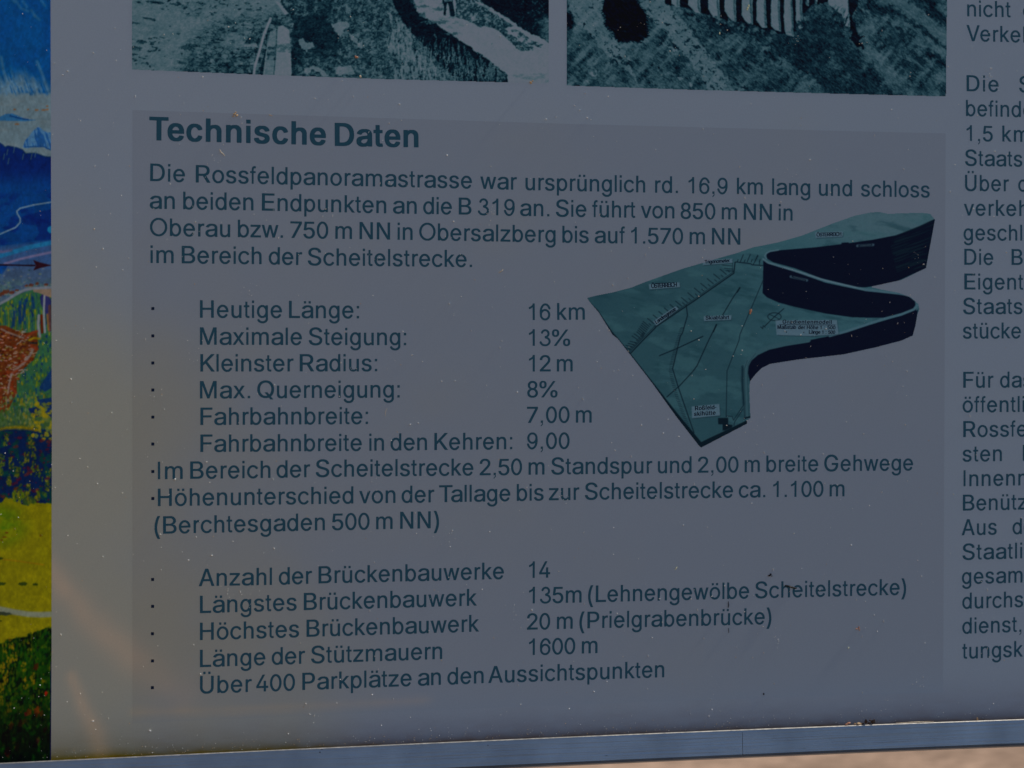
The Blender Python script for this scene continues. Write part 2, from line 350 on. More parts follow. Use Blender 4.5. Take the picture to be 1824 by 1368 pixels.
# ------------------------------------------------------------------ lettering
# outlines of the letters in 1/1000 em: weight, character, advance, loops of x, y
LETTERS = [
('r', 'A', 667, [[272, 715, 267, 710, 135, 338, 93, 230, 84, 198, 30, 56, 15, 6, 20, 1, 130, 1, 135, 6, 202, 199, 466, 199, 534, 6, 538, 1, 650, 1, 654, 6, 651, 20, 636, 54, 399, 708, 392, 715], [332, 589, 336, 588, 357, 510, 434, 289, 234, 290, 282, 426, 291, 464]]),
('r', 'B', 667, [[80, 715, 75, 710, 75, 6, 80, 1, 428, 4, 478, 13, 548, 43, 585, 78, 615, 126, 624, 158, 624, 186, 627, 188, 624, 234, 618, 248, 618, 260, 590, 310, 556, 343, 538, 355, 514, 367, 483, 374, 530, 394, 544, 406, 579, 444, 591, 470, 597, 500, 594, 564, 573, 620, 526, 670, 508, 682, 464, 703, 424, 712, 404, 715], [195, 320, 356, 322, 416, 313, 440, 304, 464, 289, 483, 270, 504, 230, 510, 194, 507, 192, 507, 170, 495, 146, 476, 124, 452, 109, 410, 97, 388, 97, 386, 94, 196, 94], [195, 408, 196, 625, 388, 622, 422, 613, 436, 604, 468, 572, 480, 534, 477, 488, 456, 452, 434, 433, 388, 412, 344, 406]]),
('r', 'C', 722, [[574, 37, 604, 61, 645, 104, 645, 110, 678, 156, 681, 186, 664, 211, 646, 220, 616, 220, 598, 211, 588, 200, 573, 174, 530, 127, 512, 115, 502, 103, 466, 82, 410, 67, 364, 67, 308, 82, 268, 103, 260, 115, 250, 118, 226, 139, 195, 176, 177, 206, 150, 276, 141, 324, 144, 414, 150, 444, 165, 486, 186, 528, 207, 558, 256, 604, 302, 631, 328, 640, 374, 649, 400, 649, 446, 640, 484, 625, 536, 586, 576, 540, 591, 512, 616, 496, 646, 496, 672, 512, 681, 530, 678, 564, 639, 618, 592, 664, 538, 700, 484, 724, 434, 736, 340, 736, 286, 724, 250, 709, 184, 670, 135, 624, 108, 588, 108, 582, 87, 548, 69, 510, 51, 450, 45, 414, 45, 306, 54, 258, 75, 194, 108, 138, 111, 126, 135, 92, 172, 55, 214, 25, 292, -11, 334, -20, 458, -17, 508, 1]]),
('r', 'D', 722, [[86, 1, 340, 1, 344, 4, 382, 4, 446, 16, 494, 34, 544, 64, 597, 114, 615, 138, 648, 204, 666, 270, 669, 318, 672, 320, 672, 398, 669, 402, 666, 450, 648, 518, 603, 600, 556, 646, 518, 673, 458, 700, 422, 709, 374, 712, 370, 715, 86, 715, 81, 710, 81, 6], [200, 94, 198, 624, 334, 625, 338, 622, 364, 622, 404, 613, 448, 595, 478, 574, 510, 542, 534, 500, 552, 444, 558, 414, 558, 372, 561, 368, 558, 306, 534, 218, 510, 180, 482, 148, 452, 127, 412, 109, 340, 94]]),
('r', 'E', 667, [[610, 1, 615, 6, 615, 90, 610, 94, 216, 96, 218, 319, 578, 319, 582, 324, 582, 404, 578, 409, 218, 409, 216, 624, 604, 625, 609, 630, 609, 710, 604, 715, 92, 715, 87, 710, 87, 6, 92, 1]]),
('r', 'F', 611, [[92, 1, 206, 1, 210, 6, 212, 307, 542, 307, 546, 312, 546, 392, 542, 397, 212, 397, 210, 624, 578, 625, 582, 630, 582, 710, 578, 715, 92, 715, 87, 710, 87, 6]]),
('r', 'G', 778, [[508, 718, 436, 733, 404, 733, 400, 736, 338, 733, 262, 715, 206, 688, 166, 658, 126, 614, 90, 558, 66, 494, 51, 420, 48, 342, 51, 338, 51, 300, 57, 260, 84, 174, 123, 108, 170, 58, 208, 28, 286, -5, 346, -17, 458, -14, 496, -2, 508, -2, 560, 19, 602, 46, 645, 90, 672, 128, 693, 176, 705, 224, 705, 258, 708, 260, 708, 362, 704, 367, 406, 367, 402, 362, 402, 278, 406, 274, 591, 272, 591, 248, 582, 210, 546, 146, 524, 124, 496, 106, 464, 91, 440, 85, 364, 82, 314, 94, 278, 112, 219, 168, 201, 198, 180, 246, 168, 300, 168, 330, 165, 332, 168, 416, 177, 462, 192, 504, 219, 552, 244, 580, 292, 613, 350, 634, 370, 637, 430, 634, 472, 619, 520, 589, 555, 548, 586, 487, 698, 487, 702, 492, 696, 524, 684, 558, 669, 588, 636, 632, 584, 679]]),
('r', 'H', 722, [[82, 1, 188, 1, 192, 6, 194, 322, 530, 322, 531, 6, 536, 1, 640, 1, 645, 6, 645, 710, 640, 715, 536, 715, 531, 710, 530, 412, 194, 412, 192, 710, 188, 715, 82, 715, 78, 710, 78, 6]]),
('r', 'I', 278, [[94, 1, 189, 2, 188, 718, 93, 716]]),
('r', 'K', 667, [[658, 1, 663, 12, 369, 402, 369, 408, 420, 462, 645, 690, 657, 704, 657, 710, 652, 715, 518, 715, 315, 504, 276, 468, 196, 376, 195, 710, 190, 715, 82, 715, 78, 710, 78, 6, 82, 1, 190, 1, 195, 6, 195, 236, 286, 328, 519, 14, 532, 1]]),
('r', 'L', 556, [[82, 715, 78, 710, 78, 6, 82, 1, 532, 1, 537, 6, 537, 90, 532, 94, 195, 96, 195, 710, 190, 715]]),
('r', 'M', 833, [[754, 715, 620, 715, 615, 710, 462, 294, 418, 154, 384, 264, 219, 710, 214, 715, 80, 715, 75, 710, 75, 6, 80, 1, 176, 1, 180, 6, 178, 523, 210, 422, 366, 8, 374, 1, 460, 1, 468, 8, 621, 422, 652, 520, 654, 6, 658, 1, 754, 1, 759, 6, 759, 710]]),
('r', 'N', 722, [[640, 1, 645, 6, 645, 710, 640, 715, 538, 715, 534, 710, 536, 172, 501, 236, 210, 704, 200, 715, 82, 715, 78, 710, 78, 6, 82, 1, 184, 1, 189, 6, 189, 458, 186, 462, 184, 550, 264, 410, 513, 12, 524, 1]]),
('r', 'O', 778, [[442, -17, 508, 1, 586, 43, 651, 104, 672, 132, 693, 164, 711, 204, 732, 270, 738, 302, 738, 348, 741, 350, 738, 414, 729, 462, 711, 516, 687, 564, 651, 614, 590, 673, 520, 712, 454, 733, 436, 736, 322, 733, 266, 715, 194, 676, 170, 658, 132, 620, 93, 566, 66, 512, 45, 444, 39, 404, 42, 290, 60, 222, 87, 162, 117, 116, 176, 55, 220, 25, 262, 4, 304, -11, 338, -17], [374, 649, 424, 646, 466, 634, 508, 613, 544, 586, 591, 530, 609, 498, 627, 452, 639, 396, 639, 324, 633, 290, 618, 240, 588, 182, 544, 133, 506, 103, 470, 85, 410, 70, 368, 70, 326, 79, 284, 97, 248, 121, 204, 164, 174, 210, 150, 270, 138, 332, 138, 384, 150, 450, 183, 524, 204, 554, 244, 595, 290, 625, 328, 640]]),
('r', 'P', 667, [[92, 1, 202, 1, 207, 6, 208, 259, 400, 259, 470, 271, 538, 307, 573, 342, 591, 366, 606, 398, 618, 440, 618, 462, 621, 464, 618, 536, 591, 608, 576, 630, 542, 664, 482, 697, 424, 712, 398, 712, 394, 715, 92, 715, 87, 710, 87, 6], [207, 350, 208, 625, 380, 625, 424, 613, 452, 598, 474, 578, 489, 554, 501, 516, 501, 462, 483, 410, 458, 379, 410, 355, 376, 349]]),
('r', 'Q', 778, [[694, -53, 699, -42, 693, -34, 609, 68, 654, 114, 696, 174, 723, 246, 738, 324, 738, 414, 729, 468, 708, 536, 672, 600, 657, 620, 622, 655, 574, 691, 520, 715, 460, 730, 376, 736, 374, 733, 338, 733, 302, 727, 236, 706, 178, 673, 123, 620, 84, 564, 69, 534, 45, 446, 39, 354, 42, 350, 42, 308, 48, 272, 69, 204, 102, 144, 123, 116, 176, 67, 206, 46, 268, 19, 332, 4, 446, 4, 518, 22, 580, -53], [380, 640, 424, 637, 464, 628, 502, 610, 546, 576, 579, 534, 597, 498, 615, 438, 618, 380, 621, 378, 618, 312, 603, 254, 579, 204, 542, 157, 531, 164, 466, 244, 350, 244, 345, 240, 345, 234, 354, 222, 450, 108, 428, 100, 404, 100, 400, 97, 350, 100, 316, 109, 278, 127, 248, 148, 213, 186, 186, 228, 171, 266, 159, 338, 159, 398, 171, 470, 189, 516, 210, 548, 250, 592, 272, 607, 320, 628]]),
('r', 'R', 722, [[94, 715, 90, 710, 90, 6, 94, 1, 212, 1, 216, 6, 218, 274, 382, 274, 550, 1, 686, 1, 690, 12, 516, 290, 518, 295, 538, 301, 566, 316, 602, 343, 630, 378, 648, 414, 657, 450, 657, 480, 660, 482, 657, 536, 648, 572, 630, 608, 609, 638, 578, 664, 532, 691, 500, 703, 452, 712, 422, 712, 418, 715], [216, 624, 404, 625, 464, 610, 484, 598, 519, 564, 534, 518, 534, 468, 519, 426, 496, 400, 466, 382, 428, 370, 410, 367, 218, 367]]),
('r', 'S', 667, [[442, 724, 398, 733, 326, 736, 322, 733, 284, 733, 250, 727, 196, 709, 142, 676, 108, 642, 84, 602, 72, 566, 75, 480, 96, 434, 130, 397, 164, 373, 208, 352, 260, 337, 268, 331, 346, 313, 424, 289, 464, 268, 482, 253, 498, 228, 504, 200, 501, 176, 492, 152, 464, 118, 418, 91, 388, 82, 344, 76, 274, 85, 242, 97, 218, 112, 186, 146, 177, 168, 174, 192, 166, 202, 56, 202, 51, 198, 54, 156, 69, 114, 87, 84, 118, 49, 146, 28, 220, -5, 302, -17, 374, -17, 376, -14, 406, -14, 466, 1, 520, 25, 556, 52, 588, 90, 609, 128, 618, 164, 618, 234, 600, 284, 562, 328, 542, 346, 478, 379, 268, 439, 232, 457, 218, 469, 192, 504, 189, 518, 192, 560, 207, 588, 230, 610, 268, 631, 334, 643, 368, 640, 404, 631, 446, 610, 471, 584, 483, 566, 489, 534, 494, 529, 604, 529, 609, 534, 606, 570, 594, 606, 576, 636, 536, 676, 506, 697]]),
('r', 'T', 611, [[362, 1, 366, 6, 366, 624, 592, 625, 597, 630, 597, 710, 592, 715, 20, 715, 15, 710, 15, 630, 20, 625, 249, 624, 249, 6, 254, 1]]),
('r', 'U', 722, [[86, 715, 81, 710, 81, 212, 93, 152, 114, 108, 135, 78, 176, 37, 226, 7, 256, -5, 296, -14, 322, -14, 326, -17, 428, -14, 476, -2, 520, 19, 548, 37, 591, 80, 606, 102, 627, 144, 639, 188, 639, 210, 642, 212, 642, 710, 638, 715, 536, 715, 531, 710, 531, 222, 513, 164, 495, 138, 452, 100, 388, 79, 334, 79, 286, 94, 248, 118, 216, 156, 201, 188, 192, 222, 192, 710, 188, 715]]),
('r', 'V', 667, [[26, 715, 21, 704, 27, 686, 45, 644, 54, 612, 72, 570, 81, 536, 99, 494, 273, 6, 278, 1, 392, 1, 402, 14, 498, 294, 639, 684, 645, 710, 640, 715, 536, 715, 528, 708, 387, 284, 375, 258, 375, 248, 342, 152, 339, 132, 334, 130, 288, 282, 261, 350, 138, 710, 134, 715]]),
('r', 'Ü', 722, [[86, 715, 81, 710, 81, 212, 93, 152, 114, 108, 135, 78, 176, 37, 226, 7, 256, -5, 296, -14, 322, -14, 326, -17, 428, -14, 476, -2, 520, 19, 548, 37, 591, 80, 606, 102, 627, 144, 639, 188, 639, 210, 642, 212, 642, 710, 638, 715, 536, 715, 531, 710, 531, 222, 513, 164, 495, 138, 452, 100, 388, 79, 334, 79, 286, 94, 248, 118, 216, 156, 201, 188, 192, 222, 192, 710, 188, 715], [212, 787, 309, 788, 308, 889, 210, 888], [416, 787, 510, 788, 508, 889, 414, 888]]),
('r', 'Ö', 778, [[442, -17, 508, 1, 586, 43, 651, 104, 672, 132, 693, 164, 711, 204, 732, 270, 738, 302, 738, 348, 741, 350, 738, 414, 729, 462, 711, 516, 687, 564, 651, 614, 590, 673, 520, 712, 454, 733, 436, 736, 322, 733, 266, 715, 194, 676, 170, 658, 132, 620, 93, 566, 66, 512, 45, 444, 39, 404, 42, 290, 60, 222, 87, 162, 117, 116, 176, 55, 220, 25, 262, 4, 304, -11, 338, -17], [374, 649, 424, 646, 466, 634, 508, 613, 544, 586, 591, 530, 609, 498, 627, 452, 639, 396, 639, 324, 633, 290, 618, 240, 588, 182, 544, 133, 506, 103, 470, 85, 410, 70, 368, 70, 326, 79, 284, 97, 248, 121, 204, 164, 174, 210, 150, 270, 138, 332, 138, 384, 150, 450, 183, 524, 204, 554, 244, 595, 290, 625, 328, 640], [242, 787, 336, 788, 334, 889, 240, 888], [442, 787, 540, 788, 538, 889, 441, 888]]),
('r', 'a', 556, [[524, -2, 528, 2, 528, 380, 519, 420, 492, 468, 466, 493, 424, 517, 346, 535, 250, 535, 214, 529, 172, 517, 140, 502, 106, 478, 69, 438, 54, 408, 58, 397, 146, 373, 164, 373, 177, 396, 218, 430, 266, 448, 320, 451, 356, 442, 387, 422, 399, 408, 408, 384, 411, 350, 408, 342, 398, 331, 380, 325, 184, 301, 122, 280, 86, 259, 63, 236, 45, 206, 36, 158, 39, 116, 48, 90, 72, 54, 110, 19, 166, -5, 200, -11, 260, -14, 334, -2, 374, 16, 412, 49, 414, 2, 418, -2], [411, 248, 411, 186, 405, 162, 390, 132, 364, 106, 346, 94, 310, 79, 254, 73, 208, 82, 190, 91, 162, 120, 156, 138, 159, 170, 165, 182, 190, 205, 214, 217, 272, 229, 344, 235]]),
('r', 'b', 556, [[58, 718, 57, 2, 152, 1, 154, 37, 190, 10, 230, -8, 254, -14, 328, -14, 358, -5, 410, 22, 444, 54, 477, 98, 501, 150, 516, 212, 519, 270, 516, 272, 513, 330, 495, 390, 465, 444, 428, 487, 394, 511, 350, 532, 320, 538, 244, 535, 182, 508, 154, 487, 153, 716], [296, 73, 272, 76, 248, 85, 218, 109, 204, 126, 177, 176, 168, 206, 162, 248, 168, 314, 186, 368, 207, 402, 232, 427, 244, 436, 274, 448, 308, 448, 332, 439, 369, 408, 393, 372, 405, 344, 417, 290, 414, 212, 402, 170, 387, 140, 375, 122, 338, 88, 328, 82]]),
('r', 'c', 500, [[406, 22, 444, 54, 471, 86, 477, 102, 477, 122, 468, 140, 442, 157, 412, 157, 394, 148, 356, 103, 328, 85, 286, 73, 250, 76, 232, 82, 206, 97, 180, 120, 147, 170, 138, 194, 129, 240, 132, 302, 144, 344, 171, 392, 200, 421, 226, 439, 278, 451, 326, 439, 364, 412, 394, 376, 412, 367, 442, 367, 468, 384, 477, 402, 474, 432, 456, 456, 422, 490, 394, 508, 340, 532, 308, 538, 242, 538, 196, 526, 148, 502, 128, 487, 96, 456, 69, 416, 48, 374, 30, 302, 30, 222, 39, 176, 54, 134, 90, 74, 128, 37, 152, 19, 208, -8, 236, -14, 320, -14, 368, 1]]),
('r', 'd', 556, [[496, 718, 402, 716, 400, 487, 368, 511, 322, 532, 296, 538, 214, 535, 196, 529, 136, 496, 99, 458, 60, 396, 45, 354, 36, 312, 36, 212, 42, 180, 57, 134, 93, 72, 142, 22, 194, -5, 226, -14, 302, -14, 340, -2, 364, 10, 400, 37, 404, 1, 498, 2], [268, 73, 244, 76, 220, 85, 180, 120, 153, 164, 135, 230, 138, 308, 159, 372, 183, 408, 212, 433, 248, 448, 280, 448, 298, 442, 322, 427, 351, 398, 378, 348, 393, 284, 393, 236, 387, 204, 378, 174, 363, 144, 339, 110, 316, 91, 302, 82]]),
('r', 'e', 556, [[308, 538, 248, 538, 218, 532, 160, 505, 140, 490, 102, 452, 75, 414, 48, 344, 39, 294, 39, 230, 45, 192, 57, 150, 84, 96, 111, 60, 148, 25, 206, -5, 238, -14, 316, -14, 358, -2, 388, 13, 422, 37, 462, 80, 477, 110, 474, 138, 460, 154, 442, 163, 412, 163, 394, 154, 370, 124, 344, 97, 326, 85, 284, 73, 244, 79, 206, 103, 174, 138, 153, 180, 142, 229, 506, 232, 513, 242, 519, 264, 510, 336, 495, 384, 477, 420, 450, 458, 428, 481, 392, 508, 356, 526], [411, 318, 148, 316, 147, 326, 171, 380, 206, 421, 232, 439, 260, 448, 296, 448, 328, 436, 369, 402, 387, 378]]),
('r', 'f', 278, [[88, 1, 160, 1, 165, 6, 165, 438, 242, 439, 246, 444, 246, 516, 242, 520, 165, 522, 168, 600, 177, 620, 194, 634, 212, 637, 220, 631, 242, 631, 246, 636, 261, 710, 232, 724, 182, 727, 140, 712, 108, 680, 90, 642, 84, 596, 84, 522, 20, 520, 15, 516, 15, 444, 20, 439, 84, 438, 84, 6]]),
('r', 'g', 556, [[496, 523, 404, 523, 400, 487, 364, 514, 314, 535, 296, 538, 218, 535, 158, 508, 136, 493, 102, 458, 66, 402, 42, 324, 39, 236, 45, 194, 60, 146, 75, 114, 102, 74, 136, 40, 158, 25, 200, 4, 236, -5, 314, -2, 364, 19, 402, 44, 402, -34, 387, -76, 356, -107, 316, -125, 292, -131, 254, -131, 202, -116, 184, -104, 159, -78, 140, -50, 122, -41, 92, -41, 66, -58, 57, -76, 57, -96, 81, -138, 112, -170, 178, -206, 224, -218, 322, -218, 358, -209, 428, -173, 462, -138, 489, -96, 501, -54, 501, -22, 498, -18], [250, 85, 212, 103, 192, 120, 171, 146, 153, 182, 144, 216, 138, 278, 153, 350, 171, 386, 192, 414, 212, 430, 238, 445, 280, 448, 302, 442, 328, 424, 363, 384, 363, 378, 375, 360, 390, 308, 393, 242, 375, 174, 345, 126, 328, 109, 302, 91, 280, 85]]),
('r', 'h', 556, [[82, 715, 78, 710, 78, 6, 82, 1, 176, 1, 180, 6, 180, 342, 186, 366, 204, 398, 236, 427, 254, 436, 292, 442, 328, 433, 356, 415, 375, 390, 384, 360, 387, 342, 387, 6, 392, 1, 484, 1, 489, 6, 489, 372, 483, 404, 465, 450, 450, 470, 412, 505, 370, 523, 340, 529, 266, 526, 212, 502, 182, 475, 180, 710, 176, 715]]),
('r', 'i', 222, [[64, 1, 159, 2, 158, 523, 63, 522], [64, 613, 159, 614, 158, 718, 63, 716]]),
('r', 'j', 222, [[120, -208, 118, -131, -9, -132, -8, -209], [68, -101, 156, -100, 154, 523, 66, 522], [64, 613, 159, 614, 158, 718, 63, 716]]),
('r', 'k', 500, [[74, 715, 69, 710, 69, 6, 74, 1, 166, 1, 171, 6, 171, 194, 208, 229, 380, 1, 496, 1, 501, 12, 285, 296, 483, 510, 483, 516, 478, 520, 364, 520, 172, 313, 171, 710, 166, 715]]),
('r', 'l', 222, [[64, 1, 159, 2, 158, 718, 63, 716]]),
('r', 'm', 833, [[768, 6, 768, 374, 765, 378, 765, 402, 759, 428, 747, 456, 735, 474, 700, 508, 674, 523, 634, 535, 554, 535, 512, 523, 484, 508, 434, 460, 420, 482, 380, 520, 332, 535, 262, 535, 236, 526, 200, 505, 170, 475, 168, 522, 164, 526, 70, 526, 66, 522, 66, 6, 70, 1, 166, 1, 171, 6, 171, 332, 174, 336, 174, 360, 189, 398, 212, 424, 236, 439, 266, 448, 308, 442, 338, 424, 351, 408, 363, 374, 363, 6, 368, 1, 464, 1, 468, 6, 468, 338, 471, 342, 471, 362, 483, 398, 512, 430, 526, 439, 560, 448, 586, 448, 628, 430, 648, 408, 660, 374, 660, 354, 663, 350, 663, 6, 668, 1, 764, 1]]),
('r', 'n', 556, [[484, 1, 489, 6, 489, 374, 474, 438, 453, 474, 410, 514, 352, 535, 266, 535, 212, 514, 196, 505, 170, 478, 168, 524, 164, 529, 70, 529, 66, 524, 66, 6, 70, 1, 166, 1, 171, 6, 171, 344, 174, 360, 189, 396, 224, 430, 254, 445, 296, 448, 334, 436, 350, 424, 372, 396, 381, 368, 387, 326, 387, 6, 392, 1]]),
('r', 'o', 556, [[226, 535, 200, 526, 158, 505, 136, 490, 108, 464, 72, 414, 51, 368, 36, 308, 39, 198, 57, 140, 81, 96, 108, 60, 148, 25, 200, -2, 226, -11, 248, -14, 328, -11, 350, -5, 412, 28, 447, 60, 486, 114, 501, 144, 519, 206, 519, 228, 522, 230, 519, 318, 501, 380, 486, 410, 447, 464, 412, 496, 350, 529, 328, 535, 308, 538], [278, 73, 248, 79, 220, 91, 186, 120, 171, 138, 150, 176, 135, 234, 138, 308, 150, 348, 171, 386, 202, 421, 220, 433, 248, 445, 278, 451, 332, 436, 378, 396, 396, 368, 408, 342, 423, 272, 420, 228, 414, 200, 387, 140, 352, 103, 332, 88]]),
('r', 'p', 556, [[58, -206, 153, -204, 154, 37, 190, 10, 230, -8, 254, -14, 328, -14, 358, -5, 410, 22, 459, 72, 489, 120, 504, 158, 516, 212, 519, 270, 516, 272, 516, 312, 507, 354, 495, 390, 477, 426, 456, 456, 428, 487, 394, 511, 364, 526, 320, 538, 260, 538, 218, 526, 182, 508, 154, 487, 152, 523, 57, 522], [296, 73, 272, 76, 248, 85, 218, 109, 204, 126, 177, 176, 168, 206, 162, 248, 168, 314, 186, 368, 207, 402, 232, 427, 244, 436, 274, 448, 308, 448, 332, 439, 369, 408, 393, 372, 405, 344, 417, 290, 414, 212, 402, 170, 387, 140, 375, 122, 338, 88, 328, 82]]),
('r', 'q', 556, [[494, -206, 495, 522, 400, 523, 399, 492, 394, 490, 382, 502, 338, 526, 296, 538, 232, 538, 196, 529, 136, 496, 99, 458, 69, 414, 54, 380, 36, 312, 36, 212, 42, 180, 57, 134, 93, 72, 118, 43, 158, 13, 212, -11, 302, -14, 358, 7, 398, 34, 399, -204], [268, 73, 244, 76, 220, 85, 180, 120, 153, 164, 135, 230, 138, 308, 159, 372, 183, 408, 212, 433, 248, 448, 280, 448, 298, 442, 322, 427, 351, 398, 378, 348, 393, 284, 393, 236, 387, 204, 378, 174, 363, 144, 339, 110, 316, 91, 302, 82]]),
('r', 'r', 333, [[82, 1, 172, 1, 177, 6, 177, 354, 180, 366, 195, 398, 226, 430, 260, 442, 326, 439, 330, 444, 330, 530, 326, 535, 250, 535, 202, 514, 176, 487, 174, 524, 170, 529, 82, 529, 78, 524, 78, 6]]),
('r', 's', 500, [[356, 520, 302, 535, 206, 535, 176, 529, 118, 505, 72, 462, 57, 434, 48, 396, 51, 342, 63, 312, 92, 277, 116, 259, 148, 244, 194, 229, 206, 229, 308, 202, 332, 187, 342, 176, 351, 158, 351, 140, 345, 120, 327, 98, 298, 82, 268, 73, 226, 73, 176, 91, 150, 120, 134, 157, 112, 157, 38, 139, 33, 134, 33, 126, 39, 102, 54, 72, 98, 25, 134, 4, 172, -8, 224, -11, 226, -14, 304, -11, 332, -5, 376, 13, 416, 40, 453, 90, 462, 122, 459, 188, 447, 218, 410, 259, 362, 286, 200, 328, 177, 342, 159, 368, 162, 404, 184, 433, 206, 445, 248, 454, 280, 451, 320, 433, 342, 404, 356, 376, 374, 376, 448, 394, 453, 398, 453, 408, 447, 426, 423, 468, 394, 496]]),
('r', 't', 278, [[82, 667, 78, 662, 78, 522, 20, 520, 15, 516, 15, 444, 20, 439, 78, 438, 78, 96, 87, 62, 102, 36, 134, 7, 178, -5, 230, -5, 255, 6, 246, 80, 242, 85, 188, 82, 174, 92, 165, 120, 165, 438, 242, 439, 246, 444, 246, 516, 242, 520, 165, 522, 165, 662, 160, 667]]),
('r', 'u', 556, [[74, 520, 69, 516, 69, 146, 87, 80, 105, 50, 136, 19, 154, 7, 206, -11, 232, -11, 236, -14, 292, -11, 328, 1, 356, 16, 386, 46, 387, 0, 392, -5, 484, -5, 489, 0, 489, 516, 484, 520, 388, 520, 384, 516, 384, 180, 378, 156, 369, 134, 354, 114, 328, 91, 292, 76, 254, 76, 220, 88, 195, 114, 174, 162, 174, 194, 171, 198, 171, 516, 166, 520]]),
('r', 'v', 500, [[9, 516, 198, 6, 202, 1, 298, 1, 306, 8, 351, 138, 375, 194, 402, 276, 486, 494, 489, 516, 484, 520, 386, 520, 381, 516, 294, 264, 288, 254, 250, 136, 234, 194, 228, 204, 123, 512, 116, 520, 14, 520]]),
('r', 'w', 722, [[708, 516, 704, 520, 604, 520, 600, 516, 531, 252, 525, 240, 510, 164, 506, 160, 471, 312, 465, 324, 417, 512, 410, 520, 314, 520, 306, 512, 300, 492, 294, 458, 288, 446, 228, 218, 219, 164, 214, 160, 123, 516, 118, 520, 20, 520, 15, 516, 18, 498, 162, 6, 166, 1, 260, 1, 267, 8, 362, 364, 378, 306, 381, 278, 402, 212, 456, 6, 460, 1, 554, 1, 561, 8, 567, 26]]),
('r', 'x', 500, [[16, 1, 124, 1, 180, 78, 250, 190, 273, 150, 374, 1, 484, 1, 489, 6, 489, 12, 471, 38, 312, 264, 480, 510, 476, 520, 364, 520, 297, 422, 254, 346, 249, 348, 234, 378, 140, 520, 28, 520, 24, 516, 24, 510, 174, 294, 189, 266, 15, 18, 12, 6]]),
('r', 'y', 500, [[58, -206, 86, -212, 142, -212, 172, -206, 214, -182, 252, -136, 267, -106, 483, 494, 486, 516, 482, 520, 382, 520, 378, 516, 285, 240, 279, 230, 250, 136, 216, 248, 210, 258, 123, 516, 118, 520, 16, 520, 12, 516, 183, 42, 198, 8, 171, -76, 148, -107, 122, -119, 100, -113, 74, -113, 66, -120, 51, -186, 51, -198]]),
('r', 'z', 500, [[464, 1, 468, 6, 468, 84, 464, 88, 177, 90, 459, 446, 459, 516, 454, 520, 44, 520, 39, 516, 39, 438, 44, 433, 321, 432, 33, 74, 33, 6, 38, 1]]),
('r', 'ä', 556, [[524, -2, 528, 2, 528, 380, 519, 420, 492, 468, 466, 493, 424, 517, 346, 535, 250, 535, 214, 529, 172, 517, 140, 502, 106, 478, 69, 438, 54, 408, 58, 397, 146, 373, 164, 373, 177, 396, 218, 430, 266, 448, 320, 451, 356, 442, 387, 422, 399, 408, 408, 384, 411, 350, 408, 342, 398, 331, 380, 325, 184, 301, 122, 280, 86, 259, 63, 236, 45, 206, 36, 158, 39, 116, 48, 90, 72, 54, 110, 19, 166, -5, 200, -11, 260, -14, 334, -2, 374, 16, 412, 49, 414, 2, 418, -2], [411, 248, 411, 186, 405, 162, 390, 132, 364, 106, 346, 94, 310, 79, 254, 73, 208, 82, 190, 91, 162, 120, 156, 138, 159, 170, 165, 182, 190, 205, 214, 217, 272, 229, 344, 235], [134, 604, 228, 606, 226, 703, 132, 702], [328, 604, 423, 606, 422, 703, 327, 702]]),
('r', 'ö', 556, [[226, 535, 200, 526, 158, 505, 136, 490, 108, 464, 72, 414, 51, 368, 36, 308, 39, 198, 57, 140, 81, 96, 108, 60, 148, 25, 200, -2, 226, -11, 248, -14, 328, -11, 350, -5, 412, 28, 447, 60, 486, 114, 501, 144, 519, 206, 519, 228, 522, 230, 519, 318, 501, 380, 486, 410, 447, 464, 412, 496, 350, 529, 328, 535, 308, 538], [278, 73, 248, 79, 220, 91, 186, 120, 171, 138, 150, 176, 135, 234, 138, 308, 150, 348, 171, 386, 202, 421, 220, 433, 248, 445, 278, 451, 332, 436, 378, 396, 396, 368, 408, 342, 423, 272, 420, 228, 414, 200, 387, 140, 352, 103, 332, 88], [134, 604, 228, 606, 226, 703, 132, 702], [328, 604, 423, 606, 422, 703, 327, 702]]),
('r', 'ü', 556, [[74, 520, 69, 516, 69, 146, 87, 80, 105, 50, 136, 19, 154, 7, 206, -11, 232, -11, 236, -14, 292, -11, 328, 1, 356, 16, 386, 46, 387, 0, 392, -5, 484, -5, 489, 0, 489, 516, 484, 520, 388, 520, 384, 516, 384, 180, 378, 156, 369, 134, 354, 114, 328, 91, 292, 76, 254, 76, 220, 88, 195, 114, 174, 162, 174, 194, 171, 198, 171, 516, 166, 520], [134, 604, 228, 606, 226, 703, 132, 702], [328, 604, 423, 606, 422, 703, 327, 702]]),
('r', 'ß', 611, [[218, 721, 160, 697, 117, 660, 84, 602, 75, 572, 69, 530, 69, 0, 74, -5, 172, -5, 177, 0, 177, 488, 180, 492, 180, 534, 189, 570, 201, 590, 224, 613, 248, 625, 266, 628, 296, 625, 332, 607, 351, 584, 363, 540, 363, 512, 357, 492, 345, 470, 306, 422, 297, 402, 294, 366, 300, 330, 318, 296, 340, 271, 410, 220, 444, 188, 459, 162, 459, 132, 453, 114, 434, 94, 410, 82, 386, 76, 332, 79, 310, 85, 272, 106, 248, 106, 222, 56, 213, 26, 238, 10, 262, 1, 320, -11, 386, -14, 388, -11, 440, -8, 472, 1, 518, 25, 543, 50, 555, 68, 564, 90, 570, 120, 570, 168, 555, 210, 531, 242, 508, 265, 442, 313, 417, 338, 408, 354, 405, 368, 408, 390, 417, 408, 453, 456, 468, 494, 471, 560, 459, 614, 441, 648, 398, 691, 364, 709, 340, 718, 284, 727]]),
